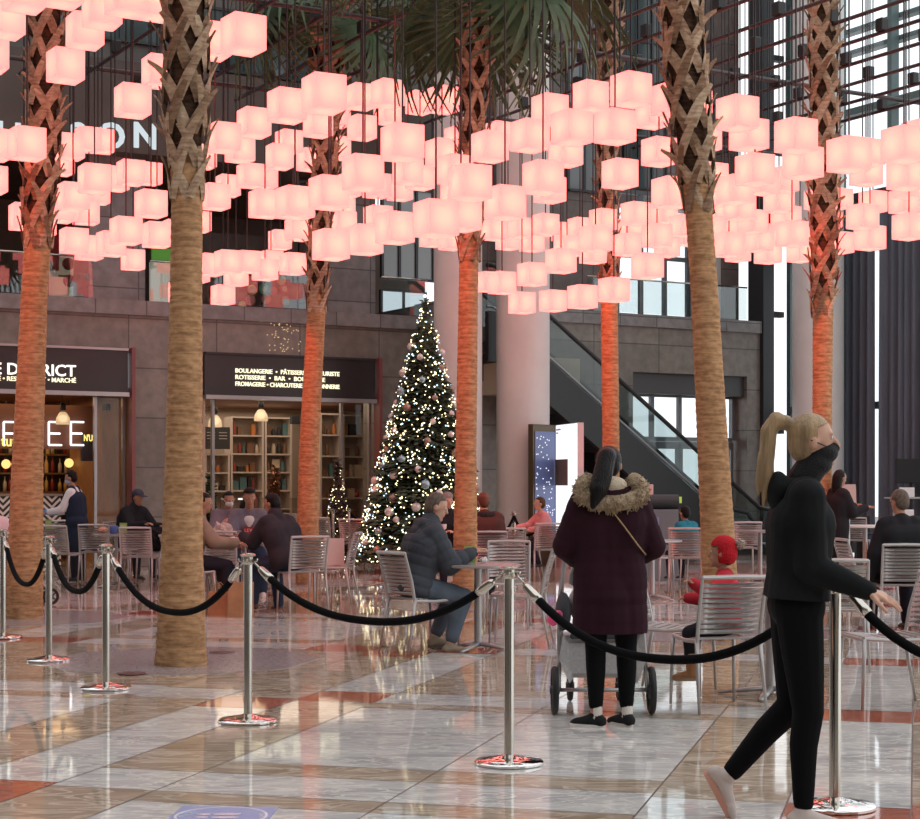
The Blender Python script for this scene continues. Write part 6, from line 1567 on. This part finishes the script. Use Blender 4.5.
def darkfur(e, J, s, hp, k, vox):
    b = MB(); 
    for a in range(-120, 121, 20): b.ell(J['neck'] + Vector((.13 * math.sin(R(a)), -.08 * math.cos(R(a)), -.02)), (.05, .05, .05), 8, 6)
    addobj('fur_collar', remesh(b, .014, 2), mat('dark_fur', (.02, .015, .015), .95), e)
person('person seen from behind in a dark brown coat, right of the middle palm', at(487, 600), 104, .95, J, skinA, .016,
       [top(mat('brown_coat', (.085, .035, .03), .8), .045, -.2, name='coat', wide=1.15), darkfur, pants(MC['dark_trousers'], .02, .02), shoes(MC['dark_shoe']), hair(mat('hair_auburn', (.12, .035, .015), .5), 'short')])
J = joints(.72, .62, 8, [(70, 100, 8, 0), (70, 100, 8, 0)], [(20, 70, 10, 10), (44, 40, 14, 6)], hyaw=-10, hpitch=0, headk=1.2)
person('person, girl in a pink jacket on the chair beside the wide white column', at(545, 580), 200, .72, J, skinA, .014,
       [top(mat('pink_jacket', (.72, .30, .30), .8), .035, -.1, name='jacket'), pants(MC['dark_trousers'], .02, .02), shoes(MC['dark_shoe']), hair(hairbrn, 'short')], headk=1.2)
J = joints(.72, .50, 6, [(80, 84, 8, 0), (80, 84, 8, 0)], [(20, 60, 10, 10), (20, 60, 14, 6)], hyaw=0, hpitch=-6, headk=1.2)
person('person, child in a teal coat left of the leaning palm trunk', at(688, 586), 120, .72, J, skinB, .014,
       [top(mat('teal_coat', (.03, .22, .30), .8), .045, -.1, name='coat'), pants(MC['dark_trousers'], .02, .02), shoes(MC['dark_shoe']), hair(hairblk, 'short')], headk=1.2)
# ---------------------------------------------------------------- 16 standing, 17 seated at the right edge
J = joints(.92, .93 * .92, 3, [(2, 3, 3, 0), (-2, 2, 3, 0)], [(30, 80, 8, 10), (24, 84, 8, 8)], hyaw=10, hpitch=-6)
person('person standing in black beyond the rightmost palm trunk, beside the standing sign', at(836, 592), 20, .92, J, skinB, .016,
       [top(MC['black_coat'], .035, None, coat=[(.75, .08, .14), (.6, .08, .14)], name='coat'), pants(MC['dark_trousers'], .02, .02), shoes(MC['dark_shoe']), hair(hairblk, 'long')])
J = joints(1.0, .56, 10, [(80, 84, 12, 0), (80, 84, 12, 0)], [(-4, 24, 22, 0), (20, 60, 14, 10)], hyaw=20, hpitch=-4)
person('person seated at the right edge in a black jacket, arm hanging beside a chair', at(905, 631), 98, 1.0, J, skinB, .013,
       [top(MC['black_coat'], .035, -.08, name='jacket', wide=1.1), pants(MC['dark_trousers'], .02, .02), shoes(MC['dark_shoe']), hair(hairgry, 'short')])

# cloth, hair and velvet are dull: take the plastic sheen off
for nm in ('black_jersey', 'black_leggings', 'maroon_coat', 'slate_puffer', 'blue_grey_jeans', 'red_knit', 'red_jacket', 'black_child_pants', 'charcoal_jacket', 'navy_jeans', 'purple_grey_hoodie', 'beige_coat', 'dark_trousers', 'coral_top', 'mauve_coat', 'black_coat', 'navy_vest', 'brown_coat', 'pink_jacket', 'teal_coat', 'hair_black', 'hair_brown', 'hair_grey_brown', 'black_glitter_mask', 'black_cloth', 'black_padding', 'faux_fur', 'charcoal_curtain', 'skin_light', 'skin_tan', 'black_knit_shoe'):
    if nm in MC: MC[nm].node_tree.nodes['Principled BSDF'].inputs['Specular IOR Level'].default_value = .12 if 'skin' not in nm else .3
